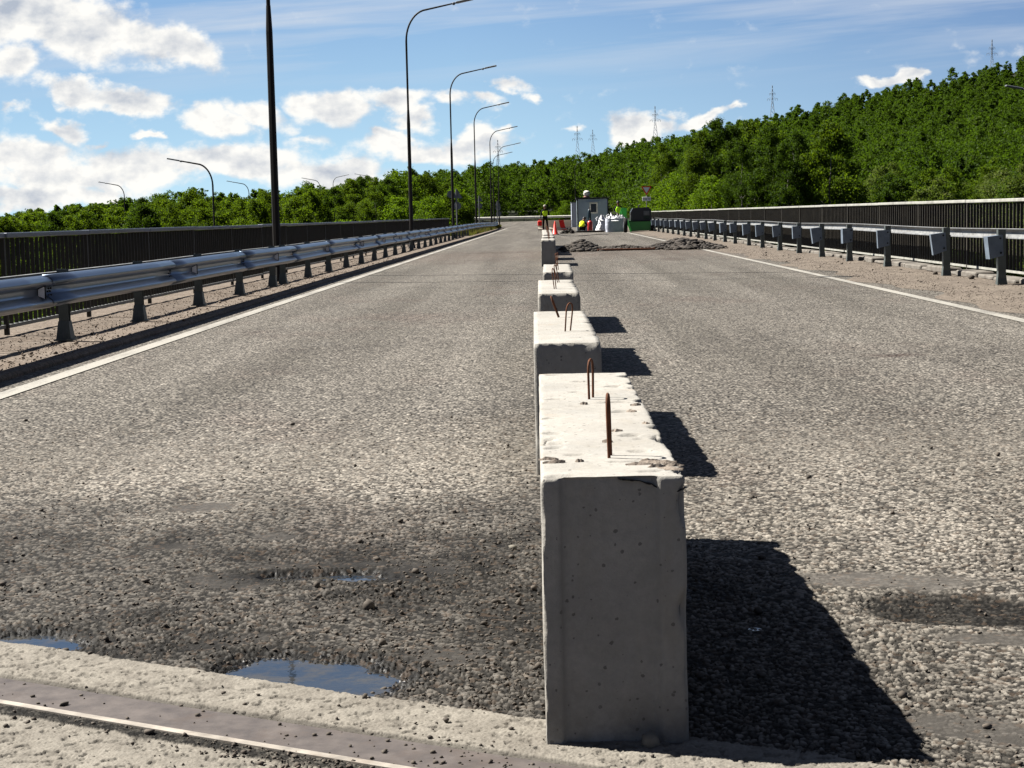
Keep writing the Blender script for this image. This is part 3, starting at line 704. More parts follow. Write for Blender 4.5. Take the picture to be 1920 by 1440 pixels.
# ------------------------------------------------------------------ concrete blocks
def block_mesh(w, L, h, step, seed, groove=True):
    nx, ny, nz = max(int(w/step), 6), max(int(L/step), 20), max(int(h/step), 8)
    xs = np.linspace(-w/2, w/2, nx+1); ys = np.linspace(0, L, ny+1); zs = np.linspace(0, h, nz+1)
    V = []; idx = {}; F = []
    def vid(i, j, k):
        key = (i, j, k)
        if key not in idx: idx[key] = len(V); V.append((xs[i], ys[j], zs[k]))
        return idx[key]
    for i in range(nx):
        for j in range(ny):
            F.append([vid(i, j, nz), vid(i+1, j, nz), vid(i+1, j+1, nz), vid(i, j+1, nz)])
    for i in range(nx):
        for k in range(nz):
            F.append([vid(i, 0, k), vid(i+1, 0, k), vid(i+1, 0, k+1), vid(i, 0, k+1)]); F.append([vid(i, ny, k), vid(i, ny, k+1), vid(i+1, ny, k+1), vid(i+1, ny, k)])
    for j in range(ny):
        for k in range(nz):
            F.append([vid(0, j, k), vid(0, j, k+1), vid(0, j+1, k+1), vid(0, j+1, k)]); F.append([vid(nx, j, k), vid(nx, j+1, k), vid(nx, j+1, k+1), vid(nx, j, k+1)])
    out = []; chips_groove_shade = []
    for (x, y, z) in V:
        p = Vector((x, y, z)); d = [(x+w/2, Vector((1, 0, 0))), (w/2-x, Vector((-1, 0, 0))), (y, Vector((0, 1, 0))), (L-y, Vector((0, -1, 0))), (h-z, Vector((0, 0, -1)))]
        d.sort(key=lambda a: a[0]); q = p*1.0
        n1 = noise.fractal(Vector((x*9+seed, y*9, z*9)), .8, 2.0, 4); n2 = noise.noise(Vector((x*3+seed*3, y*2.6, z*3)))
        e = .0025+.010*max(0, n1-.1)+.085*max(0, n2-.22)*max(0, n1+.25)
        ch = 0
        if x > w/2-.05: e += .055*max(0, noise.noise(Vector((seed, y*8, z*9)))-.05)
        if d[1][0] < e and d[0][0] < 1e-6:
            k = (e-d[1][0]); q += d[1][1]*k*.35+d[0][1]*k*(.75+.4*n1); ch = min(1, k/.012)
            if d[2][0] < e: q += d[2][1]*(e-d[2][0])*.35
        # gentle unevenness and end groove, with shade painted along the groove edges
        q += d[0][1]*(.0022*(noise.noise(Vector((x*7+seed, y*4, z*7)))+.3*noise.noise(Vector((x*40, y*40, z*40+seed)))))
        if groove and (y < 1e-6 or y > L-1e-6):
            wob = .006*noise.noise(Vector((0, seed, z*5))); a = (x+w/2)/w
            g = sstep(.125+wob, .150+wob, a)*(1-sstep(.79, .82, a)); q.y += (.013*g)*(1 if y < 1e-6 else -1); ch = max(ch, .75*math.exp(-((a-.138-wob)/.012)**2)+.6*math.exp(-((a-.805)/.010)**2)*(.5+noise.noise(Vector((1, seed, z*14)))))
        # spalls on the top
        if z > h-1e-6:
            s = noise.noise(Vector((x*10+seed*7, y*16, seed)))
            if s > .42: q.z -= min(.007, (s-.42)*.10); ch = max(ch, .45)
        out.append(q); chips_groove_shade.append(ch)
    me = npmesh('concrete_block', [tuple(q) for q in out], F, BLOCK, False)
    fattr(me, 'chip', [(c, c, c, 1) for c in chips_groove_shade]); return me  # attribute also carries the painted groove shade
def loop_mb(x, y, h, hgt, lean, tilt, spread=.040):
    b = MB(); pts = []
    for k in range(13):
        t = k/12; a = math.pi*t
        yy = -math.cos(a)*spread*(.55+.45*math.sin(a)) ; zz = hgt*(math.sin(a)**.45 if 0 < t < 1 else 0)
        pts.append((x+zz*lean+tilt*yy, y+yy, h-.01+zz))
    b.tube(pts, .0037, 7); return b
def cblock(x0, y0, w, L, h, rz, seed, step, label, loops=((.38, .16, .0, .12), (1.86, .13, 0, .2)), chip=True):
    root = empty('concrete_block', (x0+w/2, y0, 0), label, 'concrete block', 'concrete blocks standing end to end along the middle of the road', R_(rz))
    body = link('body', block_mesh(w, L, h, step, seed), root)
    for (ly, lh, lean, tl) in loops: loop_mb(random.uniform(-.02, .02), ly, h, lh, lean, tl).build('lifting_loop', RUST, root)
    return root
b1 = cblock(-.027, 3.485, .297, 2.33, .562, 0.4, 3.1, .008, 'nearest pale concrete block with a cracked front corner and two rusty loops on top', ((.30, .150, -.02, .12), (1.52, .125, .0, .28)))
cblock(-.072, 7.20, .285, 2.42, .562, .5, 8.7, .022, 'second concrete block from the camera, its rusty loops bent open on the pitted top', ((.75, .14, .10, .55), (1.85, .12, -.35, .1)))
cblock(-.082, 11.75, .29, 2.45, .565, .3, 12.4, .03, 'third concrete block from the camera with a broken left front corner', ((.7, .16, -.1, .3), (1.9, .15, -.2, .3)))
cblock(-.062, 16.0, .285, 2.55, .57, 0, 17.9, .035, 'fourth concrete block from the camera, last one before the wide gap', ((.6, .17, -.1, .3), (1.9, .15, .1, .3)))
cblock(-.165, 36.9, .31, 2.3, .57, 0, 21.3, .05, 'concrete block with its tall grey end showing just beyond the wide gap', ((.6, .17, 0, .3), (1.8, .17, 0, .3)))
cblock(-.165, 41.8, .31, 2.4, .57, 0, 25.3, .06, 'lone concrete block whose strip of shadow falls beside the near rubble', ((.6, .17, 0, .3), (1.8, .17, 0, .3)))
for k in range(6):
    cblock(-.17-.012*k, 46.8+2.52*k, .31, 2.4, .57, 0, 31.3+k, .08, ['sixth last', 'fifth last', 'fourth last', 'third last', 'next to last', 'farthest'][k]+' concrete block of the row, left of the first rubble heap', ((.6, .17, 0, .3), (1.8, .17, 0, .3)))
# crack across the upper right of the nearest block and flaked splinters on its top
def crack():
    b = MB(); P = [(1158, 898), (1180, 900), (1200, 902), (1222, 908), (1236, 916), (1258, 918), (1272, 920), (1288, 914)]
    pts = [at(px, py, 3.482 if (1066 < px < 1255) is False else 3.4935) for px, py in P]
    pts = [at(px, py, 3.4945-.004*(px > 1240)-.0005) for px, py in P]
    vs = []; fs = []
    sub = []
    for i in range(len(pts)-1):
        for k in range(4): sub.append(pts[i].lerp(pts[i+1], k/4)+Vector((0, 0, random.uniform(-.0015, .0015))))
    sub.append(pts[-1])
    for i, p in enumerate(sub):
        wd = .0016*random.uniform(.4, 1.3)*(1 if 0 < i < len(sub)-1 else .2); vs += [(p.x, p.y-.004, p.z+wd), (p.x, p.y-.004, p.z-wd), (p.x, p.y+.01, p.z+wd), (p.x, p.y+.01, p.z-wd)]
    for i in range(len(sub)-1):
        a = 4*i; c = a+4; fs += [(a, a+1, c+1, c), (a, c, c+2, a+2), (a+1, a+3, c+3, c+1)]
    o = b.add(vs, fs).build('crack', DARK, b1); o.matrix_parent_inverse = Matrix.LocRotScale(b1.location, b1.rotation_euler, None).inverted()
crack()
SPALL = simple('flaked_concrete', (.50, .42, .35), .95, 0, .4, 40, bump=.003)
def flakes():
    def fl(px, py, L, wd, ang, th=.004):
        g = ground_at(px, py, .562); b = MB(); n = 7; vs = []; fs = []
        for i in range(n):
            t = i/(n-1); w = wd*(math.sin(math.pi*min(max(t, .06), .94))**.6)*random.uniform(.7, 1.2); x = (t-.5)*L; z = th*random.uniform(.5, 1.3)+.004*math.sin(t*3)
            vs += [(x, -w, .0), (x, -w*.3, z), (x, w*.4, z*.9), (x, w, 0)]
        for i in range(n-1):
            a = 4*i
            for k in range(3): fs.append((a+k, a+k+1, a+k+5, a+k+4))
        rot = Matrix.Rotation(R_(ang), 3, 'Z'); vs = [rot @ Vector(v)+Vector((g.x-(b1.location.x), g.y-b1.location.y, .5615)) for v in vs]
        b.add(vs, fs).build('concrete_flake', SPALL, b1)
    for a in ((1200, 872, .06, .010, 2), (1225, 869, .055, .008, -25), (1240, 868, .07, .008, -12), (1232, 876, .04, .008, 20), (1258, 880, .06, .007, -30), (1215, 866, .035, .008, 10), (1262, 874, .05, .007, -8),
              (1030, 862, .045, .008, 0), (1040, 868, .05, .007, 6), (1088, 866, .02, .006, 0), (1160, 809, .03, .009, 3), (1142, 829, .025, .008, 0), (1101, 758, .022, .008, 0), (1190, 772, .03, .010, -30), (1198, 760, .03, .010, 10), (1215, 795, .02, .008, -20)): fl(*a)
flakes()

# ------------------------------------------------------------------ guardrails
WPROF = [(-.02, .31), (.006, .308), (.050, .290), (.078, .262), (.081, .242), (.066, .223), (.012, .197), (.004, .186), (.004, .134), (.012, .123),
         (.066, .080), (.081, .062), (.078, .044), (.050, .018), (.006, .002), (-.014, .0)]
def post_mb(z0, h, w=.12, d=.09):
    b = MB(); 
    b.box((0, -w*.30, h/2), (d, .006, h)); b.box((0, w*.30, h/2), (d, .006, h)); b.box((-d/2+.003, 0, h/2), (.006, w*.56, h))
    return b
def foot_mb(w=.13):
    b = MB(); b.box((0, 0, .008), (w+.09, w+.09, .016))
    for k in range(-2, 3): b.add([(k*.030-.003, -.105, .016), (k*.030+.003, -.105, .016), (k*.030+.003, -.05, .20), (k*.030-.003, -.05, .20), (k*.030-.003, .105, .016), (k*.030+.003, .105, .016), (k*.030+.003, .05, .20), (k*.030-.003, .05, .20)],
        [(0, 1, 2, 3), (7, 6, 5, 4), (0, 4, 5, 1), (3, 2, 6, 7), (0, 3, 7, 4), (1, 5, 6, 2)])
    b.add([(-.085, -.095, .016), (.085, -.095, .016), (.062, -.055, .20), (-.062, -.055, .20)], [(0, 1, 2, 3)])
    for sx in (-1, 1): b.add([(sx*.085, -.095, .016), (sx*.062, -.055, .2), (sx*.062, .055, .2), (sx*.085, .095, .016)], [(0, 1, 2, 3)])
    return b
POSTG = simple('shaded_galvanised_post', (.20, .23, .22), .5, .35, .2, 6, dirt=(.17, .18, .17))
def left_rail():
    root = empty('guardrail', (-4.5, 12, KZ), 'long steel crash barrier with white reflectors along the left kerb', 'guardrail')
    def Xp(y): return -4.41-(max(0, y-134)/32)**2*.55+.004*math.sin(y*.31)
    def Zp(y): return KZ+.345+float(road_z(y))+.004*math.sin(y*.55+1)+.03*math.sin(y*.083)*sstep(60, 130, y)-.16*sstep(120, 158, y)
    ys = [10.1]
    while ys[-1] < 164: ys.append(ys[-1]+4.8)
    bolt_me = MB().tube([(0, 0, 0), (.014, 0, 0)], .010, 6).mesh('bolt', DARK)
    for i, y in enumerate(ys[:-1]):
        off = .004*(i % 2); path = [(Xp(y+t*(ys[i+1]-y+.14))+off+4.5, y-.0+t*(ys[i+1]-y+.14)-12, Zp(y+t*(ys[i+1]-y+.14))+off-KZ) for t in np.linspace(0, 1, 7)]
        b = MB(); b.sweep([(p[0], p[1]*.93) for p in WPROF], path); o = b.build('rail_beam', GALV, root, fix=False)
        md = o.modifiers.new('thickness', 'SOLIDIFY'); md.thickness = .004
        # bolts at the lap
        if y < 42:
            for (dx, dz) in ((.012, .147), (.02, .172), (.02, .112)):
                for dy in (.05, .12): q = link('bolt', bolt_me, o); q.location = (Xp(y)+4.5+dx, y-12+dy, Zp(y)-KZ+dz)
    # rear rail: plain channel
    for i, y in enumerate(ys[:-1]):
        b = MB(); path = [(Xp(y+t*4.8)-.19+4.5, y+t*4.8-12, Zp(y+t*4.8)-KZ) for t in np.linspace(0, 1, 4)]
        b.sweep([(.03, .295), (0, .298), (-.004, .22), (.03, .216)], path); b.build('rear_channel', GALV_DULL, root, fix=False)
    pm = post_mb(0, .66).mesh('post', POSTG); fm = foot_mb().mesh('base', POSTG)
    y = 12.0
    posts = [15.8, 18.7, 21.9, 24.8, 27.8, 28.9]
    while posts[-1] < 163: posts.append(posts[-1]+3.05)
    for y in [12.8]+posts:
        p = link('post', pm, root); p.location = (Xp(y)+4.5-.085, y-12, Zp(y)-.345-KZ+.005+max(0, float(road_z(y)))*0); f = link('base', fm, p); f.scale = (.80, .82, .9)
    rb = MB(); rb.add([(-.004, 0, -.028), (.052, 0, -.052), (.052, 0, .052), (-.004, 0, .028)], [(0, 1, 2, 3)]); rb.cur = 1
    rb.add([(-.012, .004, -.034), (.062, .004, -.062), (.062, .004, .062), (-.012, .004, .034), (-.012, .010, -.034), (.062, .010, -.062), (.062, .010, .062), (-.012, .010, .034)], [(0, 1, 2, 3), (7, 6, 5, 4), (0, 3, 7, 4), (1, 5, 6, 2), (0, 4, 5, 1), (3, 2, 6, 7)])
    REFL = simple('white_reflector', (2.5, 2.4, 2.35), .3, 0, .05, 60); rm = rb.mesh('reflector', [REFL, DARK])
    y = 14.7
    while y < 128: o = link('reflector', rm, root); o.location = (Xp(y)+4.5+.012, y-12, Zp(y)+.145-KZ); y += 6.4 if y < 40 else 5.3
left_rail()
def right_rail():
    root = empty('guardrail', (6.07, 12, 0), 'row of steel barrier posts with spacer plates but no beam along the right verge', 'guardrail')
    BLUEG = simple('spacer_plate_steel', (.30, .37, .46), .45, .2, .15, 8)
    pm = MB(); pm.box((0, -.055, .385), (.10, .008, .77)); pm.box((0, .055, .385), (.10, .008, .77)); pm.box((-.048, 0, .385), (.006, .11, .77)); pmm = pm.mesh('post', POSTG)
    fm = foot_mb().mesh('base', POSTG)
    def plate(drop, wd):
        b = MB(); b.add([(-.04-wd, -.070, .685), (.02, -.070, .70), (.02, -.070, .42), (-.04-wd*.86, -.070, .385-drop), (-.04-wd, .07, .685), (.02, .07, .70), (.02, .07, .42), (-.04-wd*.86, .07, .385-drop)],
            [(0, 1, 2, 3), (7, 6, 5, 4), (0, 3, 7, 4), (0, 4, 5, 1), (1, 5, 6, 2), (3, 2, 6, 7)])
        return b
    pl = [plate(.02*k, .155+.012*k).mesh('spacer_plate', BLUEG) for k in range(3)]
    bo = MB(); bo.tube([(-.02, -.072, 0), (-.02, -.088, 0)], .014, 6); bom = bo.mesh('bolt', DARK)
    posts = [14.2, 17.0, 20.2, 23.25, 26.5, 31.1, 34.9, 38.3]
    while posts[-1] < 104: posts.append(posts[-1]+3.55)
    for i, y in enumerate(posts):
        p = link('post', pmm, root); p.location = (random.uniform(-.02, .02), y-12, 0); p.rotation_euler = (0, R_(random.uniform(-.8, .8)), R_(random.uniform(-3, 3)))
        f = link('base', fm, p); f.scale = (.80, .82, .95)
        s = link('spacer_plate', pl[random.randrange(3)], root); s.location = p.location; s.rotation_euler = (0, R_(random.uniform(-4, 4)), R_(random.uniform(-4, 8)))
        for z in (.46, .655): q = link('bolt', bom, s); q.location = (0, 0, z)
    ys = np.arange(10, 104, 6.0)
    for y in ys:
        b = MB(); w = [(.135+.01*math.sin(t*.7), t-12, .700+.012*math.sin(t*.4)) for t in np.linspace(y, y+6.02, 6)]
        b.sweep([(-.06, .070), (-.06, .078), (.0, .078), (.0, -.028), (-.070, -.032), (-.072, -.056)], w); o = b.build('rear_channel', GALV_DULL, root, fix=False)
    return root
right_rail()

# ------------------------------------------------------------------ bridge railings
def railing(side):
    left = side < 0
    X0 = -5.375 if left else 6.55; zb = KZ if left else .07; H = 1.0 if left else 1.11; pan = 3.05 if left else 3.58; sp = pan/19
    ya = 10.7 if left else 16.3-pan; yb = 93 if left else 107
    root = empty('bridge_railing', (X0, ya, zb), ('dark bar railing with a blue-grey handrail along the left side of the bridge' if left else 'dark bar railing with a whitish handrail along the right side of the bridge'), 'railing')
    bp = MB(); n = 19; d = .036; th = .016 if left else .022
    for k in range(n):
        if k == 0: continue
        bp.box((0, k*sp, .10+(H-.16)/2), (d, th, H-.14))
    bpm = bp.mesh('bar_panel', BARS)
    po = MB(); po.box((0, 0, H/2-.02), (.042, .05, H-.04)); pom = po.mesh('post', BARS)
    TOP = simple('blue_grey_handrail', (.33, .36, .42), .45, .4, .25, 1.6, dirt=(.22, .23, .27)) if left else RAILW
    BOT = GALV_DULL if left else RAILW
    y = 0; i = 0
    while ya+y < yb:
        dx = random.uniform(-.012, .012); dz = random.uniform(-.006, .006)
        o = link('bar_panel', bpm, root); o.location = (dx, y, dz)
        p = link('post', pom, root); p.location = (dx, y, 0)
        t = MB(); t.box((dx, y+pan/2, H-.02+dz), (.10, pan-.012, .05), None, .008); t.build('top_rail', TOP, root)
        t = MB(); t.box((dx, y+pan/2, .085+dz), (.055, pan-.012, .035)); t.build('bottom_rail', BOT, root)
        y += pan; i += 1
railing(-1); railing(1)

# ------------------------------------------------------------------ street lamps
def lamp_parts(H, arm, side, zj, rb, rt, red=1.0, curve=1.25):
    """side +1: arm reaches to +x.  returns meshes for pole, arm, head"""
    b = MB(); b.tube([(0, 0, 0), (0, 0, .02), (0, 0, .25), (0, 0, zj)], [rb*1.9, rb*1.9, rb*1.05, rb*.86], 8, smooth=False)
    b.tube([(0, 0, zj), (0, 0, zj+.45)], [rb*.86, rt*1.1], 8, smooth=False)
    pole = b.mesh('pole', BLACKP)
    a = MB(); pts = [(0, 0, zj+.44), (0, 0, H-curve-.15)]
    for k in range(1, 11):
        t = k/10*R_(78); pts.append((side*curve*.62*(1-math.cos(t)), 0, H-curve-.15+curve*.86*math.sin(t)))
    e = pts[-1]; pts.append((side*arm, 0, e[2]+(arm-abs(e[0]))*.20)); a.tube(pts, [rt]*2+[rt*.9]*10+[rt*.7], 8); arm_m = a.mesh('arm', BLACKP)
    tx, tz = side*arm, pts[-1][2]; h = MB(); rot = Matrix.Rotation(-side*R_(11), 3, 'Y')
    h.box((tx+side*.16, 0, tz+.035), (.62, .22, .07), rot, .02); h.box((tx-side*.22, 0, tz-.055), (.10, .12, .09), rot, .02)
    return pole, arm_m, h.mesh('lamp_head', simple('lamp_head_grey', (.35, .37, .38), .4, .3, .1, 9)), (tx, tz)
def lamp(loc, label, group, P):
    root = empty('street_lamp', loc, label, 'street lamp', group)
    for nm, me in zip(('pole', 'arm', 'lamp_head'), P[:3]): link(nm, me, root)
    return root
PL = lamp_parts(8.55, 1.9, 1, 4.35, .068, .036)
main = [(30.3, 'nearest thick black lamp post, cut off by the top of the photo'), (60.3, 'second tall lamp post from the camera, its arm reaching the top of the photo'),
        (87, 'third tall lamp post along the left railing, beside the round sign back'), (115, 'fourth lamp post in the left row, behind the end of the left railing'),
        (146, 'fifth lamp post in the left row, in front of the wooded hill'), (178, 'sixth and farthest lamp post in the left row, close behind the fifth')]
for y, lb in main: lamp((-4.80 - (.25 if y > 160 else 0), y, KZ if y < 160 else 0), lb, 'lamp posts along the left side of the road', PL)
for px, pybase, pytip, Y, lb, sd in ((397, 300, 0, 85, 'large low lamp with a flat head, left of the thick black post', -1), (232, 343, 0, 160, 'slender lamp over the trees, leftmost in the photo', -1),
        (466, 341, 0, 185, 'slender lamp between the large low lamp and the thick black post', -1), (600, 335, 0, 220, 'tiny lamp with a left-pointing arm just right of the thick black post', -1), (624, 330, 0, 250, 'tiny lamp with its arm to the right above the trees', 1), (693, 327, 0, 270, 'tiny lamp just left of the second tall lamp post', -1)):
    top = at(px, pybase, Y); base = -6.0 if Y < 200 else float(terrain(top.x, Y))-.5
    Hh = top.z-base+.15; P2 = lamp_parts(Hh, 1.9 if Y > 100 else 1.75, sd, Hh*.5, .065, .045); lamp((top.x, Y, base), lb, 'lamps of the lower road among the trees', P2)
tp = at(1915, 165, 62); P3 = lamp_parts(tp.z+6.15, 1.6, -1, (tp.z+6)*.5, .075, .05); lamp((tp.x+1.5, 62, -6), 'lamp head poking in at the right edge before the wooded hill', 'lamps of the lower road among the trees', P3)
tp = at(1078, 296, 250); P4 = lamp_parts(8.6, 2.2, 1, 4.3, .07, .045); lamp((tp.x, 252, .25), 'dark lamp post standing in the trees above the site cabin', 'lamps of the lower road among the trees', P4)
tp = at(933, 281, 206); lamp((tp.x-.6, 206, 0.1), 'lamp post with low arm in front of the pale cloud edge, last on the bend', 'lamps on the bend', PL)

# ------------------------------------------------------------------ road signs
def sign_root(x, y, z, label): return empty('road_sign', (x, y, z), label, 'road sign')
def disc(b, x, z, r, y=0, t=.02, n=24): b.prism([(x+r*math.cos(2*math.pi*k/n), z+r*math.sin(2*math.pi*k/n)) for k in range(n)], 'y', y, y+t)
def tri(b, x, z, s, y=0, down=False, t=.02):
    hh = s*.866; q = [(x-s/2, z-hh/3), (x+s/2, z-hh/3), (x, z+2*hh/3)]
    if down: q = [(x-s/2, z+hh/3), (x, z-2*hh/3), (x+s/2, z+hh/3)]
    # rounded corners
    pts = []
    for i in range(3):
        a = Vector(q[i]); p = Vector(q[i-1]); n = Vector(q[(i+1) % 3]); pts += [tuple(a+(p-a).normalized()*s*.07), tuple(a+(p-a).normalized()*s*.02+(n-a).normalized()*s*.02), tuple(a+(n-a).normalized()*s*.07)]
    b.prism(pts, 'y', y, y+t)
def back_sign(px, pyb, Y, shapes, label):
    g = at(px, pyb, Y); root = sign_root(g.x, Y, 0, label); k = Y/3218
    top = 0
    for (kind, cpx, cpy, size) in shapes:
        c = at(cpx, cpy, Y); b = MB(); x = c.x-g.x
        if kind == 'o': disc(b, x, c.z, size*k/2, .04)
        elif kind == 't': tri(b, x, c.z, size*k, .04)
        else: b.box((x, .05, c.z), (size[0]*k, .02, size[1]*k), None, .008)
        b.build('sign_panel', BACKGREY, root); top = max(top, c.z)
        s = MB(); s.box((x*.5, .025, c.z), (abs(x)+.10, .02, .04)); s.build('bracket', GALV_DULL, root)
    p = MB(); p.tube([(0, 0, -.3), (0, 0, top+.25)], .038, 8); p.build('post', GALV_DULL, root)
back_sign(857, 420, 92, [('t', 857, 366, 20), ('o', 857, 386, 15), ('o', 845, 364, 14)], 'cluster of grey sign backs beside the third lamp post, the largest a triangle')
back_sign(899, 415, 118, [('t', 899, 374, 12), ('o', 899, 386, 11)], 'slim triangular and round sign back just right of the fourth lamp post')
back_sign(933, 412, 165, [('t', 933, 382, 11), ('o', 934, 390, 10), ('o', 935, 401, 10)], 'sign post with a triangle above two round pale discs near the bend')
def text_mesh(s, size, m):
    cu = bpy.data.curves.new('txt', 'FONT'); cu.body = s; cu.size = size; cu.align_x = 'CENTER'; cu.align_y = 'CENTER'; cu.extrude = .003
    o = bpy.data.objects.new('txt', cu); col.objects.link(o); dg = bpy.context.evaluated_depsgraph_get(); me = bpy.data.meshes.new_from_object(o.evaluated_get(dg)); bpy.data.objects.remove(o)
    me.materials.clear(); me.materials.append(m); return me
def yield_sign():
    Y = 116; g = at(1213, 415, Y); root = sign_root(g.x, Y, -.1, 'red-bordered white yield triangle with a 150 m plate, above the green machine'); k = Y/3218
    c = at(1213, 355, Y); b = MB(); tri(b, 0, c.z+.1, 20*k, -.05, True); b.cur = 1; tri(b, 0, c.z+.1, 13*k, -.056, True, .008); b.build('triangle_panel', [RED_P, WHITE_P], root)
    c = at(1212, 373, Y); b = MB(); b.box((0, -.04, c.z+.1), (16*k, .02, 7.5*k), None, .008); pl = b.build('distance_plate', WHITE_P, root)
    o = link('lettering', text_mesh('150 м', .20, DARK), pl); o.location = (0, -.056, c.z+.1); o.rotation_euler = (R_(90), 0, 0)
    p = MB(); p.tube([(0, 0, -.3), (0, 0, c.z+.6)], .035, 8); p.build('post', GALV_DULL, root)
yield_sign()

# ------------------------------------------------------------------ far guardrail across the bend
def far_rail():
    root = empty('guardrail', (0, 250, .25), 'sunlit pale guardrail crossing the far end of the road in front of the dark trees', 'guardrail')
    FW = simple('sunlit_white_rail', (2.0, 1.95, 1.75), .6, 0, .1, 2)
    x = -30.0
    while x < 5:
        b = MB(); b.v = []; 
        prof = [(-p[0], p[1]) for p in WPROF]; n = len(prof); vs = []; fs = []
        for xx in (x, x+3.98): vs += [(xx, a, .42+z) for a, z in prof]
        for k in range(n-1): fs.append((k, k+1, n+k+1, n+k))
        b.add(vs, fs, True); b.build('rail_beam', FW, root, fix=False)
        p = MB(); p.box((x+.5, .06, .3), (.12, .08, .9)); p.build('post', POSTG, root)
        p = MB(); p.box((x+2.5, .06, .3), (.12, .08, .9)); p.build('post', POSTG, root); x += 4
far_rail()

# ------------------------------------------------------------------ work site
def ppx(px, py, Y): v = at(px, py, Y); return v
CABW = simple('blue_grey_cabin_panel', (.85, 1.05, 1.15), .6, .0, .08, 3, dirt=(.72, .88, .95))
def cabin():
    Y = 111; a = ppx(1082.5, 433, Y); c = ppx(1140.5, 372, Y); w = c.x-a.x; h = c.z; root = empty('site_cabin', ((a.x+c.x)/2, Y, 0), 'small blue-grey site cabin with a dark roof edge and one window', 'cabin')
    b = MB(); b.box((0, 1.2, h/2), (w-.04, 2.4, h-.02)); b.build('wall', CABW, root)
    for i in range(9):
        r = MB(); r.box((-w/2+.18+i*(w-.36)/8, -.006, h*.5), (.012, .012, h-.2)); r.build('panel_seam', CABW, root)
    b = MB(); b.box((0, 1.2, h+.035), (w+.10, 2.56, .09), None, .01); b.build('roof', DARK, root)
    for sx in (-1, 1):
        b = MB(); b.box((sx*(w/2-.03), -.01, h/2), (.075, .06, h), None, .01); b.build('corner_post', DARK, root)
    cx = ppx(1113, 390, Y).x-(a.x+c.x)/2; cz = ppx(1113, 390, Y).z
    fr = MB(); 
    for (dx, dz, sx, sz) in ((0, .31, .52, .08), (0, -.31, .52, .08), (-.22, 0, .08, .54), (.22, 0, .08, .54)): fr.box((cx+dx, -.03, cz+dz), (sx, .06, sz))
    wn = fr.build('window', simple('cream_frame', (2.3, 2.2, 1.8), .5), root)
    g = MB(); g.box((cx, -.012, cz), (.36, .02, .54)); g.build('pane', simple('dark_glass', (.02, .022, .02), .1), wn)
    g = MB(); g.box((cx-.03, -.07, cz+.41), (.85, .14, .03), Matrix.Rotation(R_(12), 3, 'X')); g.build('rain_hood', CABW, root)
    return (a.x+c.x)/2, h
cabx, cabh = cabin()
def cabin2():
    Y = 148; a = ppx(1072, 425, Y); root = empty('site_cabin', (a.x+1.15, Y, 0), 'pale grey-blue cabin half hidden behind the small site cabin', 'cabin')
    P2_ = simple('pale_violet_panel', (1.1, 1.2, 1.4), .6, .0, .1, 2)
    b = MB(); b.box((0, 1.2, 1.05), (2.3, 2.4, 2.1)); b.build('wall', P2_, root)
    for i in range(10): r = MB(); r.box((-1.1+.24*i, -.012, 1.05), (.05, .03, 2.0)); r.build('corrugation', P2_, root)
    b = MB(); b.box((0, 1.2, 2.13), (2.4, 2.5, .06)); b.build('roof', BACKGREY, root)
cabin2()
def roof_lamp():
    root = empty('dome_light', (cabx-.36, 111.5, cabh+.085), 'round pale dome with a reddish base on the roof of the small cabin', 'dome light')
    b = MB(); b.lathe([(0, 0), (.20, 0), (.22, .06), (.15, .12)], n=20); b.build('base', simple('pinkish_base', (.5, .25, .2), .6), root)
    b = MB(); b.lathe([(.13, .10), (.19, .16), (.225, .26), (.20, .36), (.12, .44), (0, .46)], n=20); b.build('dome', simple('cream_dome', (1.7, 1.65, 1.45), .35), root)
    b = MB(); b.lathe([(.205, .30), (.232, .30), (.225, .335), (.20, .34)], n=20); b.build('band', DARK, root)
roof_lamp()
def barriers():
    BW = leaf_mat('white_plastic_barrier', (1.9, 1.75, 1.55), (1.9, 1.7, 1.45), (1.7, 1.55, 1.35))
    for px, lean, lb in ((1051, .0, 'pale plastic road barrier directly behind the red cone'), (1072, 1, 'red and white plastic road barrier left of the small cabin'), (1030, 0, 'pale plastic road barrier behind the standing worker')):
        Y = 122+(px == 1030)*2; a = ppx(px-21, 431, Y); b_ = ppx(px, 412, Y); w = b_.x-a.x-.02; root = empty('road_barrier', (a.x+w/2, Y, 0), lb, 'road barrier', 'plastic road barriers')
        b = MB(); b.prism([(-.25, 0), (.25, 0), (.22, .12), (.10, .25), (.07, .72), (-.07, .72), (-.10, .25), (-.22, .12)], 'x', -w/2, w/2); b.build('barrier_body', BW, root)
        if lean:
            s = MB(); s.add([(-.30, -.262, .02), (.05, -.262, .02), (.05-.12, -.112, .28), (-.42, -.112, .28), (-.16, -.082, .715), (-.50, -.082, .715)], [(0, 1, 2, 3), (3, 2, 4, 5)]); s.build('red_stripe', RED_P, root, fix=False)
        s = MB(); s.tube([(-w/2+.1, 0, .70), (-w/2+.1, 0, .76)], .04, 8); s.build('filler_cap', DARK, root)
barriers()
def cone():
    g = ground_at(1041, 440); root = empty('traffic_cone', (g.x, g.y, 0), 'red traffic cone standing behind the last concrete block', 'traffic cone')
    RC = simple('red_cone_plastic', (2.2, .10, .05), .4, 0, .06, 4)
    b = MB(); b.lathe([(.19, .03), (.15, .06), (.028, .74), (.022, .75), (0, .75)], n=20); b.build('cone_body', RC, root)
    b = MB(); b.box((0, 0, .016), (.44, .44, .032), None, .01); b.build('base', simple('black_rubber', (.03, .02, .02), .7), root)
cone()
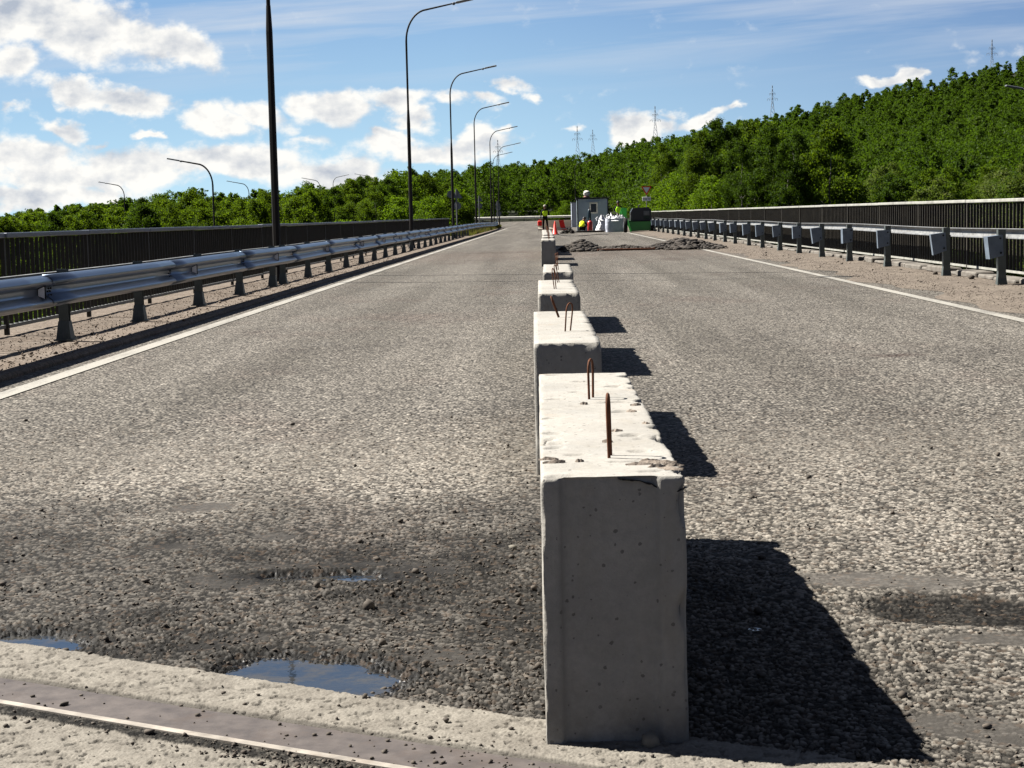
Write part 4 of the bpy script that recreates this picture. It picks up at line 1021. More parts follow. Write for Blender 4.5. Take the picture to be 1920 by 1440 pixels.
def cylinder(px, py, Y, r, h, m, label, shoulder):
    g = ppx(px, py, Y); root = empty('gas_cylinder', (g.x, Y, 0), label, 'gas cylinder')
    b = MB(); b.lathe([(0, 0), (r*.9, 0), (r, .03), (r, h-shoulder), (r*.85, h-shoulder*.55), (r*.45, h-shoulder*.1), (r*.22, h), (0, h)], n=20); b.build('tank', m, root)
    b = MB(); b.lathe([(r*.26, h-.02), (r*.26, h+.10), (r*.15, h+.12), (0, h+.12)], n=10); b.build('valve', DARK, root)
cylinder(1105.5, 430, 109.6, .115, 1.42, simple('dark_blue_bottle', (.02, .05, .07), .3, .2, .1, 3), 'tall dark blue gas cylinder against the cabin wall', .28)
cylinder(1106.5, 433, 107.5, .17, .70, simple('dark_red_bottle', (.8, .05, .05), .35, .1, .1, 3), 'squat dark red gas cylinder in front of the tall blue one', .12)

def bag(px0, px1, pyt, pyb, Y, label, grey, seed):
    a = ppx(px0, pyb, Y); c = ppx(px1, pyt, Y); w = c.x-a.x; h = c.z; root = empty('bulk_bag', ((a.x+c.x)/2, Y, 0), label, 'bulk bag')
    WB = simple('white_woven_sack', (1.5, 1.5, 1.55), .75, 0, .05, 12, bump=.02); GB = simple('grey_woven_sack', (.85, .90, 1.05), .8, 0, .08, 12, bump=.01)
    n = 34; m = 16; V = []; F = []
    for j in range(m+1):
        t = j/m
        for i in range(n):
            th = 2*math.pi*i/n; e = .55 if grey else .9
            cx = math.copysign(abs(math.cos(th))**e, math.cos(th)); cy = math.copysign(abs(math.sin(th))**e, math.sin(th))
            nn = noise.fractal(Vector((cx*2+seed, cy*2, t*3)), .8, 2, 3)
            if grey: rr = 1+.05*math.sin(t*math.pi)+.04*nn; z = h*.80*t+.05*nn*t
            else: rr = (1-t**1.7*.80)+.16*nn; z = h*.92*t+.04*nn
            V.append((cx*w/2*rr, cy*.45*rr, max(z, 0)))
    for j in range(m):
        for i in range(n): F.append((j*n+i, j*n+(i+1) % n, (j+1)*n+(i+1) % n, (j+1)*n+i))
    me = npmesh('sack_body', V, F, [GB if grey else WB], True); link('sack_body', me, root)
    # gathered white top
    V = []; F = []; m = 8
    for j in range(m+1):
        t = j/m
        for i in range(n):
            th = 2*math.pi*i/n; nn = noise.fractal(Vector((math.cos(th)*2.2+seed, math.sin(th)*2.2, t*2)), .8, 2, 4)
            up = h*(.66 if grey else .80)+h*.30*t*(1+.9*nn); rr = (1.06-.62*t)*(1+.20*nn)
            if not grey: rr *= .55
            V.append((math.cos(th)*w/2*rr, math.sin(th)*.48*rr, up))
    for j in range(m):
        for i in range(n): F.append((j*n+i, j*n+(i+1) % n, (j+1)*n+(i+1) % n, (j+1)*n+i))
    link('gathered_top', npmesh('gathered_top', V, F, WB, True), root)
    for sx in (-1, 1):
        b = MB(); b.tube([(sx*w*.40, -.2, h*.78), (sx*w*.46, -.2, h*.98), (sx*w*.36, -.15, h*1.05), (sx*w*.26, -.1, h*.92)], .035, 8); b.build('lifting_strap', WB, root)
bag(1136, 1174, 403, 437, 103, 'big bulk bag with grey sides and a crumpled white top beside the green machine', True, 2.0)
bag(1117, 1142, 408, 432, 108, 'slumped white sack leaning on the left of the big bulk bag', False, 7.0)

def machine():
    Y = 100; k = Y/3218; a = ppx(1182, 441, Y); c = ppx(1222, 395, Y); w = c.x-a.x; root = empty('site_machine', ((a.x+c.x)/2, Y, 0), 'green wheeled compressor with a black engine cover at the end of the right guardrail', 'compressor')
    GR_ = simple('dark_green_paint', (.05, .45, .06), .4, 0, .12, 4); LG = simple('bright_green_paint', (.20, 1.4, .20), .4, 0, .1, 4)
    b = MB(); b.prism([(-w/2+.05, .05), (w/2+.0, .08), (w/2+.12, .25), (w/2+.10, .62), (-w/2-.10, .66)], 'y', 0, 1.7); b.build('body', GR_, root)
    b = MB(); b.box((.0, .82, .63), (w+.14, 1.74, .05)); b.build('trim', DARK, root)
    b = MB(); b.prism([(-w/2+.05, .66), (w/2+.0, .66), (w/2-.02, 1.30), (w/2-.2, 1.42), (-w/2+.18, 1.38), (-w/2+.05, 1.15)], 'y', .15, 1.5); b.build('engine_cover', simple('black_cover', (.012, .012, .013), .4), root)
    b = MB(); b.box((w/2-.30, .13, 1.08), (.34, .03, .26), None, .01); b.build('louvre_panel', simple('grey_panel', (.30, .31, .30), .5), root)
    b = MB(); b.box((w/2-.30, .13, .84), (.34, .03, .18), None, .01); b.build('louvre_panel', simple('dull_green_panel', (.06, .09, .07), .5), root)
    b = MB(); b.prism([(-w/2-.02, .02), (-w/2+.07, .02), (-w/2-.22, .98), (-w/2-.50, 1.22), (-w/2-.52, 1.08), (-w/2-.30, .86)], 'y', -.12, -.02); b.build('side_shield', LG, root)
    b = MB(); b.prism([(-w/2-.62, 1.05), (-w/2-.20, .95), (-w/2-.16, 1.38), (-w/2-.46, 1.44)], 'y', .3, .38); b.build('raised_flap', LG, root)
    for x in (w/2+.02,):
        for y in (.1, 1.5):
            t = MB(); t.tube([(x-.09, y, .24), (x+.09, y, .24)], [.235, .235], 20); wl = t.build('wheel', simple('tyre_rubber', (.02, .02, .02), .8), root)
            t = MB(); t.tube([(x-.12, y-.0, .24), (x+.12, y, .24)], [.11, .11], 14); t.build('rim', BACKGREY, wl)
    b = MB(); b.tube([(w/2+.1, .2, .3), (w/2+.55, .15, .34), (w/2+.62, .1, .18), (w/2+.62, .1, .02)], .03, 8); b.build('tow_bar', GALV_DULL, root)
    b = MB(); b.tube([(-.1, .5, 1.38), (-.1, .5, 1.52), (-.02, .5, 1.56)], .035, 8); b.build('exhaust_pipe', DARK, root)
    g = ppx(1173, 441, 98.5); r2 = empty('tyre', (g.x, 98.5, 0), 'black upright tyre edge-on between the bulk bag and the green machine', 'tyre')
    t = MB(); t.tube([(-.11, 0, .42), (-.08, 0, .42), (.08, 0, .42), (.11, 0, .42)], [.36, .42, .42, .36], 22); t.build('tread', simple('old_tyre_rubber', (.018, .018, .02), .8), r2)
    t = MB(); t.tube([(-.118, 0, .42), (.118, 0, .42)], [.2, .2], 16); t.build('hub', BACKGREY, r2)
machine()

def heap(x0, x1, y0, y1, H, n, label, seed, smin=.03, smax=.085):
    r = np.random.default_rng(seed); pts = []; sz = []
    for k in range(n):
        a, b = r.normal(0, .42), r.normal(0, .42)
        if abs(a) > 1.05 or abs(b) > 1: continue
        top = H*max(0, 1-(a*a+b*b)**.5*.95)*(.75+.5*r.random()); z = top*r.uniform(.1, 1)**.6
        s = r.uniform(smin, smax)*(1 if r.random() < .8 else 1.5); pts.append(((x0+x1)/2+a*(x1-x0)/2, (y0+y1)/2+b*(y1-y0)/2, z+s*.3)); sz.append(s)
    me = stones('rubble_heap', pts, sz, simple('broken_asphalt', (.12, .104, .09), .9, 0, .7, 4, dirt=(.06, .052, .045)), .42, 1); tag(link('rubble_heap', me), label, 'rubble', kind='stuff')
a = ground_at(1052, 470); c = ground_at(1130, 470); heap(a.x, c.x, 50.5, 56, .28, 1900, 'dark heap of broken asphalt just right of the row of concrete blocks', 4)
a = ground_at(1225, 470); c = ground_at(1385, 470); heap(a.x, c.x, 50.0, 56, .24, 2600, 'wider heap of broken asphalt slabs reaching to the right guardrail', 9, .035, .10)
a = ground_at(1120, 473); c = ground_at(1240, 473); heap(a.x, c.x, 51, 54, .12, 700, 'low strip of grit and broken asphalt joining the two rubble heaps', 14, .02, .06)
def trench():
    a = ground_at(1120, 471); c = ground_at(1236, 471); b = MB(); b.box(((a.x+c.x)/2, a.y, .03), (c.x-a.x, .10, .07), Matrix.Rotation(R_(-1), 3, 'Z'), .01)
    tag(b.build('steel_beam', RUST), 'thin rusty steel edge lying in the low strip between the rubble heaps', 'steel beam')
trench()
def clutter():
    DG = simple('dark_tarp', (.02, .016, .012), .8, 0, .3, 4)
    for (px0, px1, py, Y, h, lb) in ((1052, 1078, 436, 100, .28, 'dark bundle of tools lying in front of the red and white barrier'),):
        a = ppx(px0, py, Y); c = ppx(px1, py, Y); pts = []; sz = []
        for k in range(60): t = random.random(); pts.append((a.x+(c.x-a.x)*t, Y+random.uniform(-.5, .5), random.uniform(.02, h*math.sin(math.pi*t)+.03))); sz.append(random.uniform(.06, .13))
        tag(link('tool_pile', stones('tool_pile', pts, sz, DG, .5)), lb, 'tool pile')
    a = ppx(1080, 434, 104); c = ppx(1132, 434, 104); b = MB(); b.box(((a.x+c.x)/2, 104.5, .05), (c.x-a.x, 1.3, .1), Matrix.Rotation(R_(3), 3, 'Z'), .02)
    tag(b.build('steel_plate', DG), 'low black mat on the road under the crouching worker and the cylinders', 'mat')
    b = MB(); pts = []
    for k in range(40): t = k/39; g = ground_at(1045+95*t, 440.5+2.0*math.sin(t*5)+1.5*t); pts.append((g.x, g.y, .015))
    b.tube(pts, .018, 6); tag(b.build('hose', DARK), 'thin black hose lying across the road from the cone towards the bulk bag', 'hose')
    b = MB(); b.tube([(4.95, 23.1, .05), (4.0, 22.6, .05)], .01, 5)
    # bits of debris on the verge by the guardrail posts
    for (px, py, r, lb) in ((1754, 519, .05, 'dark clod beside the foot of the second guardrail post on the right'), (1822, 527, .05, 'dark lump between the two nearest guardrail posts on the right'), (1427, 460, .09, 'white lump beside a guardrail post near the rubble')):
        g = ground_at(px, py); o = link('debris', stones('debris', [(0, 0, r*.5)], [r], WHITE_P if 'white' in lb else STONE, .7 if 'white' not in lb else 1.4)); o.location = (g.x, g.y, .03); tag(o, lb, 'debris')
clutter()
def verge_gravel():
    pts = []; sz = []
    for k in range(6000):
        y = 14+40*random.random()**1.5; x = 4.7+1.9*random.random(); s = random.uniform(.004, .010)*(1 if random.random() < .985 else 3.0); pts.append((x, y, .03+s*.3)); sz.append(s)
    tag(link('verge_gravel', stones('verge_gravel', pts, sz, simple('brown_gravel', (.30, .25, .205), .95, 0, .5, 10))), 'brown gravel strewn along the right verge under the guardrail posts', 'gravel', kind='stuff')
    pts = []; sz = []
    for k in range(3500):
        y = 11.5+35*random.random()**1.5; x = -4.0-1.2*random.random()**1.3; s = random.uniform(.004, .010)*(1 if random.random() < .95 else 2.0); pts.append((x, y, KZ+s*.3)); sz.append(s)
    tag(link('kerb_gravel', stones('kerb_gravel', pts, sz, simple('buff_gravel', (.27, .21, .16), .95, 0, .5, 10))), 'fine brown grit on the walkway behind the left kerb', 'gravel', kind='stuff')
verge_gravel()

# ------------------------------------------------------------------ people
SKIN = simple('weathered_skin', (.45, .22, .14), .6, 0, .1, 8); HIVIS = simple('yellow_green_vest', (1.75, 2.5, .06), .6, 0, .08, 8); NAVY = simple('black_workwear', (.014, .013, .016), .85, 0, .2, 8)
GREENV = simple('green_vest_cloth', (1.3, 2.5, .08), .6, 0, .08, 8)
def skin_body(name, joints, edges, m, parent, root=0, sub=2):
    me = bpy.data.meshes.new(name); me.from_pydata([j[0] for j in joints], edges, []); me.materials.append(m)
    o = link(name, me, None); md = o.modifiers.new('skin', 'SKIN'); o.modifiers.new('sub', 'SUBSURF').levels = sub
    sv = me.skin_vertices[0].data
    for i, j in enumerate(joints): sv[i].radius = j[1] if isinstance(j[1], tuple) else (j[1], j[1]); sv[i].use_root = (i == root)
    dg = bpy.context.evaluated_depsgraph_get(); dg.update(); me2 = bpy.data.meshes.new_from_object(o.evaluated_get(dg)); bpy.data.objects.remove(o)
    me2.materials.clear(); me2.materials.append(m)
    for p in me2.polygons: p.use_smooth = True
    o = link(name, me2, parent); return o
def hand(parent, w, d, m, side):
    """palm and five short bent fingers from the wrist w along direction d"""
    w = Vector(w); d = Vector(d).normalized(); s = Vector((1, 0, 0)) if abs(d.x) < .8 else Vector((0, 1, 0)); s = (s-d*s.dot(d)).normalized(); n = d.cross(s)
    J = [(w, .024), (w+d*.05, (.036, .018)), (w+d*.085, (.038, .016))]; E = [(0, 1), (1, 2)]
    for k, (o, L) in enumerate(((-.027, .062), (-.009, .075), (.009, .070), (.027, .055))):
        b = len(J); p0 = w+d*.09+s*o; J += [(p0, .0095), (p0+d*L*.5+n*.006, .0085), (p0+d*L*.8+n*.028, .0075)]; E += [(2, b), (b, b+1), (b+1, b+2)]
    b = len(J); J += [(w+d*.045+s*.042*side, .0105), (w+d*.085+s*.058*side+n*.012, .009)]; E += [(1, b), (b, b+1)]
    return J, E
def worker(root, P, jacket, vest_m, helmet=None, hair=False):
    """P: dict of joints in metres, z up"""
    J = []; E = []; ix = {}
    def j(nm, r): ix[nm] = len(J); J.append((Vector(P[nm]), r)); return ix[nm]
    def e(*c):
        for a, b in zip(c, c[1:]): E.append((ix[a], ix[b]))
    j('pelvis', (.15, .12)); j('waist', (.145, .105)); j('chest', (.175, .12)); j('neckb', (.10, .085)); j('neck', .058)
    e('pelvis', 'waist', 'chest', 'neckb', 'neck')
    j('head1', (.078, .092)); j('head2', (.082, .100)); j('head3', (.06, .075)); e('neck', 'head1', 'head2', 'head3')
    for s in ('l', 'r'):
        j('sh'+s, .066); j('el'+s, .050); j('wr'+s, .034); e('chest', 'sh'+s, 'el'+s, 'wr'+s)
        j('hip'+s, .098); j('kn'+s, .068); j('an'+s, .052); j('toe'+s, (.048, .035)); e('pelvis', 'hip'+s, 'kn'+s, 'an'+s, 'toe'+s)
        hj, he = hand(None, P['wr'+s], Vector(P['wr'+s])-Vector(P['el'+s]), SKIN, 1 if s == 'l' else -1); b = len(J); J += hj[1:]; 
        for (a_, b_) in he: E.append((ix['wr'+s] if a_ == 0 else b+a_-1, b+b_-1))
    body = skin_body('body', J, E, jacket, root)
    # skin shows on head, neck and hands
    me = body.data; me.materials.append(SKIN); hz = Vector(P['neck']); 
    hd = (Vector(P['head2'])-hz).length+.16
    for p in me.polygons:
        c = p.center
        if (c-Vector(P['head2'])).length < .17 or any((c-Vector(P['wr'+s])).dot((Vector(P['wr'+s])-Vector(P['el'+s])).normalized()) > .01 and (c-Vector(P['wr'+s])).length < .2 for s in 'lr'): p.material_index = 1
    # vest shell
    VJ = [(Vector(P['pelvis']).lerp(Vector(P['waist']), .3), (.175, .145)), (Vector(P['waist']), (.172, .132)), (Vector(P['chest']), (.215, .152)), (Vector(P['chest']).lerp(Vector(P['neckb']), .72), (.150, .120))]
    VJ += [(Vector(P['chest']).lerp(Vector(P['sh'+q]), .80)+Vector((0, 0, .015)), .082) for q in 'lr']
    skin_body('vest', VJ, [(0, 1), (1, 2), (2, 3), (2, 4), (2, 5)], vest_m, root)
    # face: nose, ears, eyes
    h = Vector(P['head2']); fwd = Vector(P['face']).normalized(); sd = fwd.cross(Vector((0, 0, 1))).normalized(); f = MB()
    f.tube([h+fwd*.095+Vector((0, 0, .01)), h+fwd*.118+Vector((0, 0, -.025))], [.009, .015], 6)
    for s in (-1, 1): f.tube([h+sd*.082*s+Vector((0, 0, -.03)), h+sd*.094*s, h+sd*.086*s+Vector((0, 0, .03))], .011, 6)
    f.build('face_features', SKIN, root); g = MB()
    for s in (-1, 1): g.box(h+fwd*.096+sd*.032*s+Vector((0, 0, .015)), (.014, .014, .01))
    g.box(h+fwd*.098+Vector((0, 0, -.055)), (.04, .012, .008)); g.build('eyes_and_mouth', DARK, root)
    if helmet:
        b = MB(); b.lathe([(.125, .0), (.118, .01), (.112, .05), (.08, .095), (.03, .12), (0, .122)], (h.x, h.y, h.z+.03), 18); b.box(h+fwd*.12+Vector((0, 0, .035)), (.14, .09, .012), None, .005); b.build('cap', helmet, root)
    return body
def standing(dx=0, yaw=0):
    P = dict(pelvis=(0, 0, .95), waist=(0, 0, 1.10), chest=(0, .01, 1.32), neckb=(0, .01, 1.46), neck=(0, 0, 1.52), head1=(0, .01, 1.60), head2=(0, .015, 1.67), head3=(0, .01, 1.75),
             shl=(-.19, 0, 1.41), ell=(-.27, -.02, 1.15), wrl=(-.26, .04, .92), shr=(.19, 0, 1.41), elr=(.26, .05, 1.16), wrr=(.16, .24, 1.10),
             hipl=(-.10, 0, .90), knl=(-.13, .02, .48), anl=(-.14, 0, .09), toel=(-.16, .15, .04), hipr=(.10, 0, .90), knr=(.14, .03, .48), anr=(.16, -.02, .09), toer=(.20, .13, .04), face=(.2, 1, 0))
    return P
def w1():
    Y = 119.5; g = ppx(1022.5, 431, Y); root = empty('person', (g.x, Y, 0), 'standing worker in a yellow-green vest, black trousers and pale cap, holding a red canister', 'person'); P = standing()
    P['wrl'] = (-.30, 0, .88); worker(root, P, NAVY, HIVIS, simple('pale_cap', (.62, .56, .46), .7))
    b = MB(); b.box((0, 0, .17), (.30, .18, .34), None, .03); r2 = empty('fuel_canister', (g.x-.37, Y, .36), 'red canister held in the left hand of the standing worker', 'canister'); b.build('canister_body', RED_P, r2)
    b = MB(); b.tube([(-.08, 0, .34), (-.05, 0, .40), (.06, 0, .40), (.09, 0, .34)], .012, 6); b.build('handle', RED_P, r2); b = MB(); b.tube([(.11, 0, .33), (.13, 0, .38)], .025, 8); b.build('cap', DARK, r2)
w1()
def w2():
    Y = 109; g = ppx(1160, 434, Y); root = empty('person', (g.x, Y, 0), 'worker in a bright vest and dark cap standing behind the big bulk bag', 'person'); P = standing()
    for k in list(P): 
        if k != 'face': P[k] = (P[k][0], -P[k][1], P[k][2]+.08)
    P['face'] = (-.1, -1, -.15); P['wrr'] = (.10, -.38, 1.02); P['elr'] = (.30, -.10, 1.18); P['wrl'] = (-.10, -.30, 1.08)
    worker(root, P, NAVY, GREENV, DARK)
w2()
def w3():
    Y = 105.6; g = ppx(1092, 433, Y); root = empty('person', (g.x, Y, 0), 'crouching worker in a yellow vest, back to the camera, beside the red cylinder', 'person')
    P = dict(pelvis=(-.04, 0, .24), waist=(-.04, .06, .38), chest=(0, .18, .56), neckb=(.04, .27, .66), neck=(.07, .31, .70), head1=(.11, .36, .75), head2=(.14, .40, .80), head3=(.16, .43, .87),
             shl=(-.18, .20, .60), ell=(-.22, .40, .42), wrl=(-.10, .56, .30), shr=(.20, .22, .60), elr=(.30, .38, .42), wrr=(.22, .56, .32),
             hipl=(-.13, .02, .22), knl=(-.20, .42, .38), anl=(-.16, .18, .08), toel=(-.17, .36, .04), hipr=(.08, .02, .22), knr=(.18, .42, .40), anr=(.14, .18, .08), toer=(.16, .36, .04), face=(.3, 1, -.4))
    worker(root, P, NAVY, simple('lemon_vest', (2.2, 2.5, .06), .6, 0, .05, 8), DARK)
w3()

# ------------------------------------------------------------------ pylons on the ridge
def pylon(px, pytop, Y, H, label):
    t_ = at(px, pytop, Y); root = empty('pylon', (t_.x, Y, t_.z-H), label, 'electricity pylon', 'pylons along the ridge'); b = MB(); w0, w1 = 1.1, .2; r = .045
    PY = pylon.m; n = 9; lv = [H*(1-(1-i/n)**1.15) for i in range(n+1)]
    def wd(z): return w0+(w1-w0)*min(z/(H*.62), 1) if z < H*.62 else w1*(1-.5*(z-H*.62)/(H*.38))
    for sx in (-1, 1):
        for sy in (-1, 1): b.tube([(sx*wd(z), sy*wd(z), z) for z in lv], r, 4)
    for i in range(n):
        a, c = wd(lv[i]), wd(lv[i+1])
        for sy in (-1, 1): b.tube([(-a, sy*a, lv[i]), (c, sy*c, lv[i+1])], r*.6, 4); b.tube([(a, sy*a, lv[i]), (-c, sy*c, lv[i+1])], r*.6, 4)
    b.build('lattice_tower', PY, root)
    for z, L in ((H*.66, 1.8), (H*.80, 1.0)):
        a = MB(); a.tube([(-L, 0, z), (L, 0, z)], r, 4); a.tube([(-L, 0, z), (0, 0, z+.9), (L, 0, z)], r*.7, 4)
        for s in (-1, -.55, .55, 1): a.tube([(s*L, 0, z), (s*L, 0, z-.7)], .06, 5)
        a.build('cross_arm', PY, root)
pylon.m = simple('galvanised_lattice', (.6, .68, .78), .6, .2, .1, 1)
pylon(1860, 74, 600, 14, 'rightmost lattice pylon on the ridge near the right edge of the photo'); pylon(1448, 160, 620, 14, 'lattice pylon on the ridge above the middle of the right railing')
pylon(1228, 199, 600, 14, 'lattice pylon in front of the white cloud right of the cabin'); pylon(1082, 236, 640, 14, 'lattice pylon on the skyline directly above the cabin')
pylon(1111, 243, 760, 12, 'faintest pylon, just right of the one above the cabin'); pylon(933, 262, 680, 13, 'small pylon on the skyline among the bent lamp arms')

# ------------------------------------------------------------------ trees
def crown(n, h, w, seed, leaf, base=.22, shape='oval', blobs=26):
    r = np.random.default_rng(seed); cen = []; rad = []
    for k in range(blobs):
        t = base+(1-base)*r.random()**.85
        if shape == 'cone': env = (1-t)**.8*1.15+.06
        elif shape == 'bush': t = .12+.88*r.random(); env = math.sqrt(max(.03, 1-(t*1.02)**2))*1.05
        else: q_ = (t-base)/(1-base); env = (min(1, q_*2.2+.45)*(1-q_**1.6)**.62)*.98+.04
        a = r.uniform(0, 6.283); q = env*w*.5*r.random()**.45; cen.append((q*math.cos(a), q*math.sin(a), t*h)); rad.append(w*r.uniform(.055, .16)*(.5+.7*env))
    cen = np.array(cen); rad = np.array(rad); wts = rad**2; wts /= wts.sum(); b = r.choice(blobs, n, p=wts)
    v = r.normal(size=(n, 3)); v /= np.linalg.norm(v, axis=1)[:, None]; rr = r.random(n)**.33*(1+.25*r.normal(size=n))
    P = cen[b]+v*(rad[b]*rr)[:, None]*np.array([1, 1, .85]); P[:, 2] = np.clip(P[:, 2], .05*h, h*1.03)
    return P, b, v
def leaves(P, v, size, seed, tint):
    r = np.random.default_rng(seed); n = len(P); nr = r.normal(size=(n, 3))+v*.7+np.array([0, 0, .35]); nr /= np.linalg.norm(nr, axis=1)[:, None]
    a = np.cross(nr, r.normal(size=(n, 3))); a /= np.linalg.norm(a, axis=1)[:, None]; b = np.cross(nr, a); s = (size*r.uniform(.6, 1.35, n))[:, None]; 
    V = np.stack([P-a*s*.62, P-b*s*.36+nr*s*.08, P+a*s*.62, P+b*s*.36+nr*s*.08], 1).reshape(-1, 3)
    F = np.arange(4*n).reshape(-1, 4); return V, F, np.repeat(tint, 4, axis=0)
def trunk_mb(h, w, seed):
    r = random.Random(seed); b = MB(); x = y = 0; pts = []; rad = []
    for k in range(7): t = k/6; pts.append((x, y, t*h*.86)); rad.append(max(.012*h*(1-t*.88), .015)); x += r.uniform(-.02, .02)*h; y += r.uniform(-.02, .02)*h
    b.tube(pts, rad, 7)
    for k in range(8):
        t = r.uniform(.2, .8); i = int(t*6); p = Vector(pts[i]); a = r.uniform(0, 6.28); L = w*.42*(1.1-t)
        b.tube([p, p+Vector((math.cos(a)*L*.5, math.sin(a)*L*.5, L*.45)), p+Vector((math.cos(a)*L, math.sin(a)*L, L*.7))], [.006*h*(1-t*.6), .004*h*(1-t*.6), .008], 5)
    return b
def tree_kind(h, w, n, leaf, seed, m, shape='oval', blobs=26, base=.2):
    blobs = int(blobs*2.6)
    P, b, v = crown(n, h, w, seed, leaf, base, shape, blobs); r = np.random.default_rng(seed+5); cl = r.random(blobs)
    tint = np.stack([np.clip(cl[b]*.7+r.random(n)*.3, 0, 1), (r.random(n) < .12)*r.random(n), np.zeros(n), np.ones(n)], 1)
    V, F, T = leaves(P, v, leaf, seed, tint); me = npmesh('crown', V, F, m); fattr(me, 'tint', T)
    return me, trunk_mb(h, w, seed).mesh('trunk', BARK), h
KN = [tree_kind(8.5, 4.3, 17000, .11, 1, LEAF_A), tree_kind(9.0, 4.0, 17000, .11, 2, LEAF_A, 'oval', 30), tree_kind(7.5, 4.4, 17000, .11, 3, LEAF_A, 'oval', 22), tree_kind(8.8, 4.4, 17000, .11, 4, LEAF_B),
      tree_kind(9.4, 3.6, 16000, .105, 5, LEAF_B, 'oval', 34), tree_kind(8.0, 4.4, 17000, .11, 6, LEAF_D, 'oval', 24), tree_kind(9.2, 3.0, 12000, .12, 7, LEAF_B, 'cone', 34, .1)]
BUSH = [tree_kind(3.2, 4.0, 12000, .10, 21, LEAF_C, 'bush', 22), tree_kind(4.0, 3.8, 12000, .105, 22, LEAF_C, 'bush', 24), tree_kind(3.0, 3.6, 12000, .10, 23, LEAF_A, 'bush', 22)]
def plant(name, kind, x, y, z, s, label, cat, group, rz=None):
    root = empty(name, (x, y, z), label, cat, group, random.uniform(0, 6.28)); root.scale = (s*random.uniform(.9, 1.12), s*random.uniform(.9, 1.12), s)
    link('trunk' if name != 'bush' else 'stem', kind[1], root); link('crown' if name != 'bush' else 'foliage', kind[0], root)
def u_of(px): return (px-1028)/3218
def no_tree(x, y):
    u = x/y
    if abs(x-.8) < 9.0 and y < 256: return True
    if 150 < y < 256 and -75 < x < 6 and x > -6-(y-146)*.9: return True
    return False
def forest():
    ZONES = (('left', 'leafy green tree in the low wood beyond the left railing', 'trees of the low wood beyond the left railing'), ('mid', 'dense tree in the wood behind the far end of the road', 'trees behind the far end of the road'),
             ('right', 'leafy tree on the lower slope beyond the right railing', 'trees on the lower slope beyond the right railing'))
    cand = []
    # jittered grid over the slope
    y = 100.0; row = 0
    while y < 560:
        sp = 3.3+max(0, y-100)*.0052; x0, x1 = -.345*y, .325*y; x = x0+random.random()*sp
        while x < x1:
            xx, yy = x+random.uniform(-.6, .6)*sp, y+random.uniform(-.6, .6)*sp; x += sp; u = xx/yy
            if no_tree(xx, yy): continue
            Rr = float(np.interp(u, [-.33, -.12, 0, .1, .28], [260, 330, 380, 450, 540]))
            if yy > Rr+6: continue
            cand.append((xx, yy))
        y += sp*.92
    # keep rows that can be seen: drop trees standing well below the canopy line in front of them
    Z = terrain(np.array([c[0] for c in cand]), np.array([c[1] for c in cand])); keep = []
    nb = 700; line = np.full(nb, -1e9)
    order = sorted(range(len(cand)), key=lambda i: cand[i][1])
    for i in order:
        x, y = cand[i]; h = TREE_H*random.uniform(.72, 1.12)*(1-.28*float(sstep(200, 420, cand[i][1]))); z = Z[i]; u = x/y; cap = np.interp(1028+3218*u, SK[:, 0], SK[:, 1])*random.uniform(.72, 1.06)/3218*y+1.1-z; h = min(h, cap)
        if h < 3.0: continue
        b0 = int((u-2.0/y+.36)/.70*nb); b1_ = int((u+2.0/y+.36)/.70*nb)+1; b0 = max(b0, 0); b1_ = min(b1_, nb)
        if b0 >= b1_: continue
        top = (z+h-1.1)/y; front = line[b0:b1_].min()
        if top < front-.0005: 
            continue
        keep.append((x, y, z, h, top-max(front, -.02)));
        line[b0:b1_] = np.maximum(line[b0:b1_], (z+h*.80-1.1)/y)
    sc['trees'] = len(keep)
    keep.sort(key=lambda k: k[1]); near = keep[:285]; far = keep[285:]
    for (x, y, z, h, _) in near:
        u = x/y; zn = ZONES[0] if u < -.045 else (ZONES[1] if u < .05 else ZONES[2])
        r = random.random()
        if zn[0] == 'right' and u > .17 and y < 230: kd = KN[5] if r < .45 else KN[random.choice((0, 1, 3))]
        elif zn[0] == 'right': kd = KN[random.choice((0, 1, 2, 3, 3, 4))]
        elif zn[0] == 'mid': kd = KN[random.choice((3, 4, 3, 6, 1))]
        else: kd = KN[random.choice((0, 1, 2, 0, 2, 4, 3))]
        ki = KN.index(kd); adj = {5: 'silvery-leaved', 6: 'narrow pointed dark', 3: 'dark green', 4: 'slim dark green'}.get(ki, 'yellow-green')
        px = 1028+3218*u
        wh, gr = ('right of the second lamp post', 'b') if px > 772 else (('between the first two lamp posts', 'c') if px > 522 else ('left of the thick black post', 'd'))
        if zn[0] == 'left': lb = adj+' tree beyond the left railing, '+wh; g = adj+' trees '+wh
        elif zn[0] == 'mid': lb = adj+' tree behind the far end of the road'; g = adj+' trees behind the far end of the road'
        elif px < 1560: lb = adj+' tree beyond the farther half of the right railing'; g = adj+' trees beyond the farther half of the right railing'
        else: lb = adj+' tree beyond the nearer half of the right railing'; g = adj+' trees beyond the nearer half of the right railing'
        plant('leafy_tree', kd, x, y, z-.3, h/kd[2], lb, 'tree', g)
    # the rest of the wood on the slope: one object
    VV = []; TT = []; lib = {}
    for k in range(8):
        n = 1500; sh = 'cone' if k == 6 else 'oval'; P, b, v = crown(n, 1.0, (.66 if sh == 'oval' else .40)*(1+.18*math.sin(k*2.3)), 100+k, .05, .12, sh, 46); r = np.random.default_rng(k); lib[k] = (P, v, r.random(46)[b])
    cnt = 0
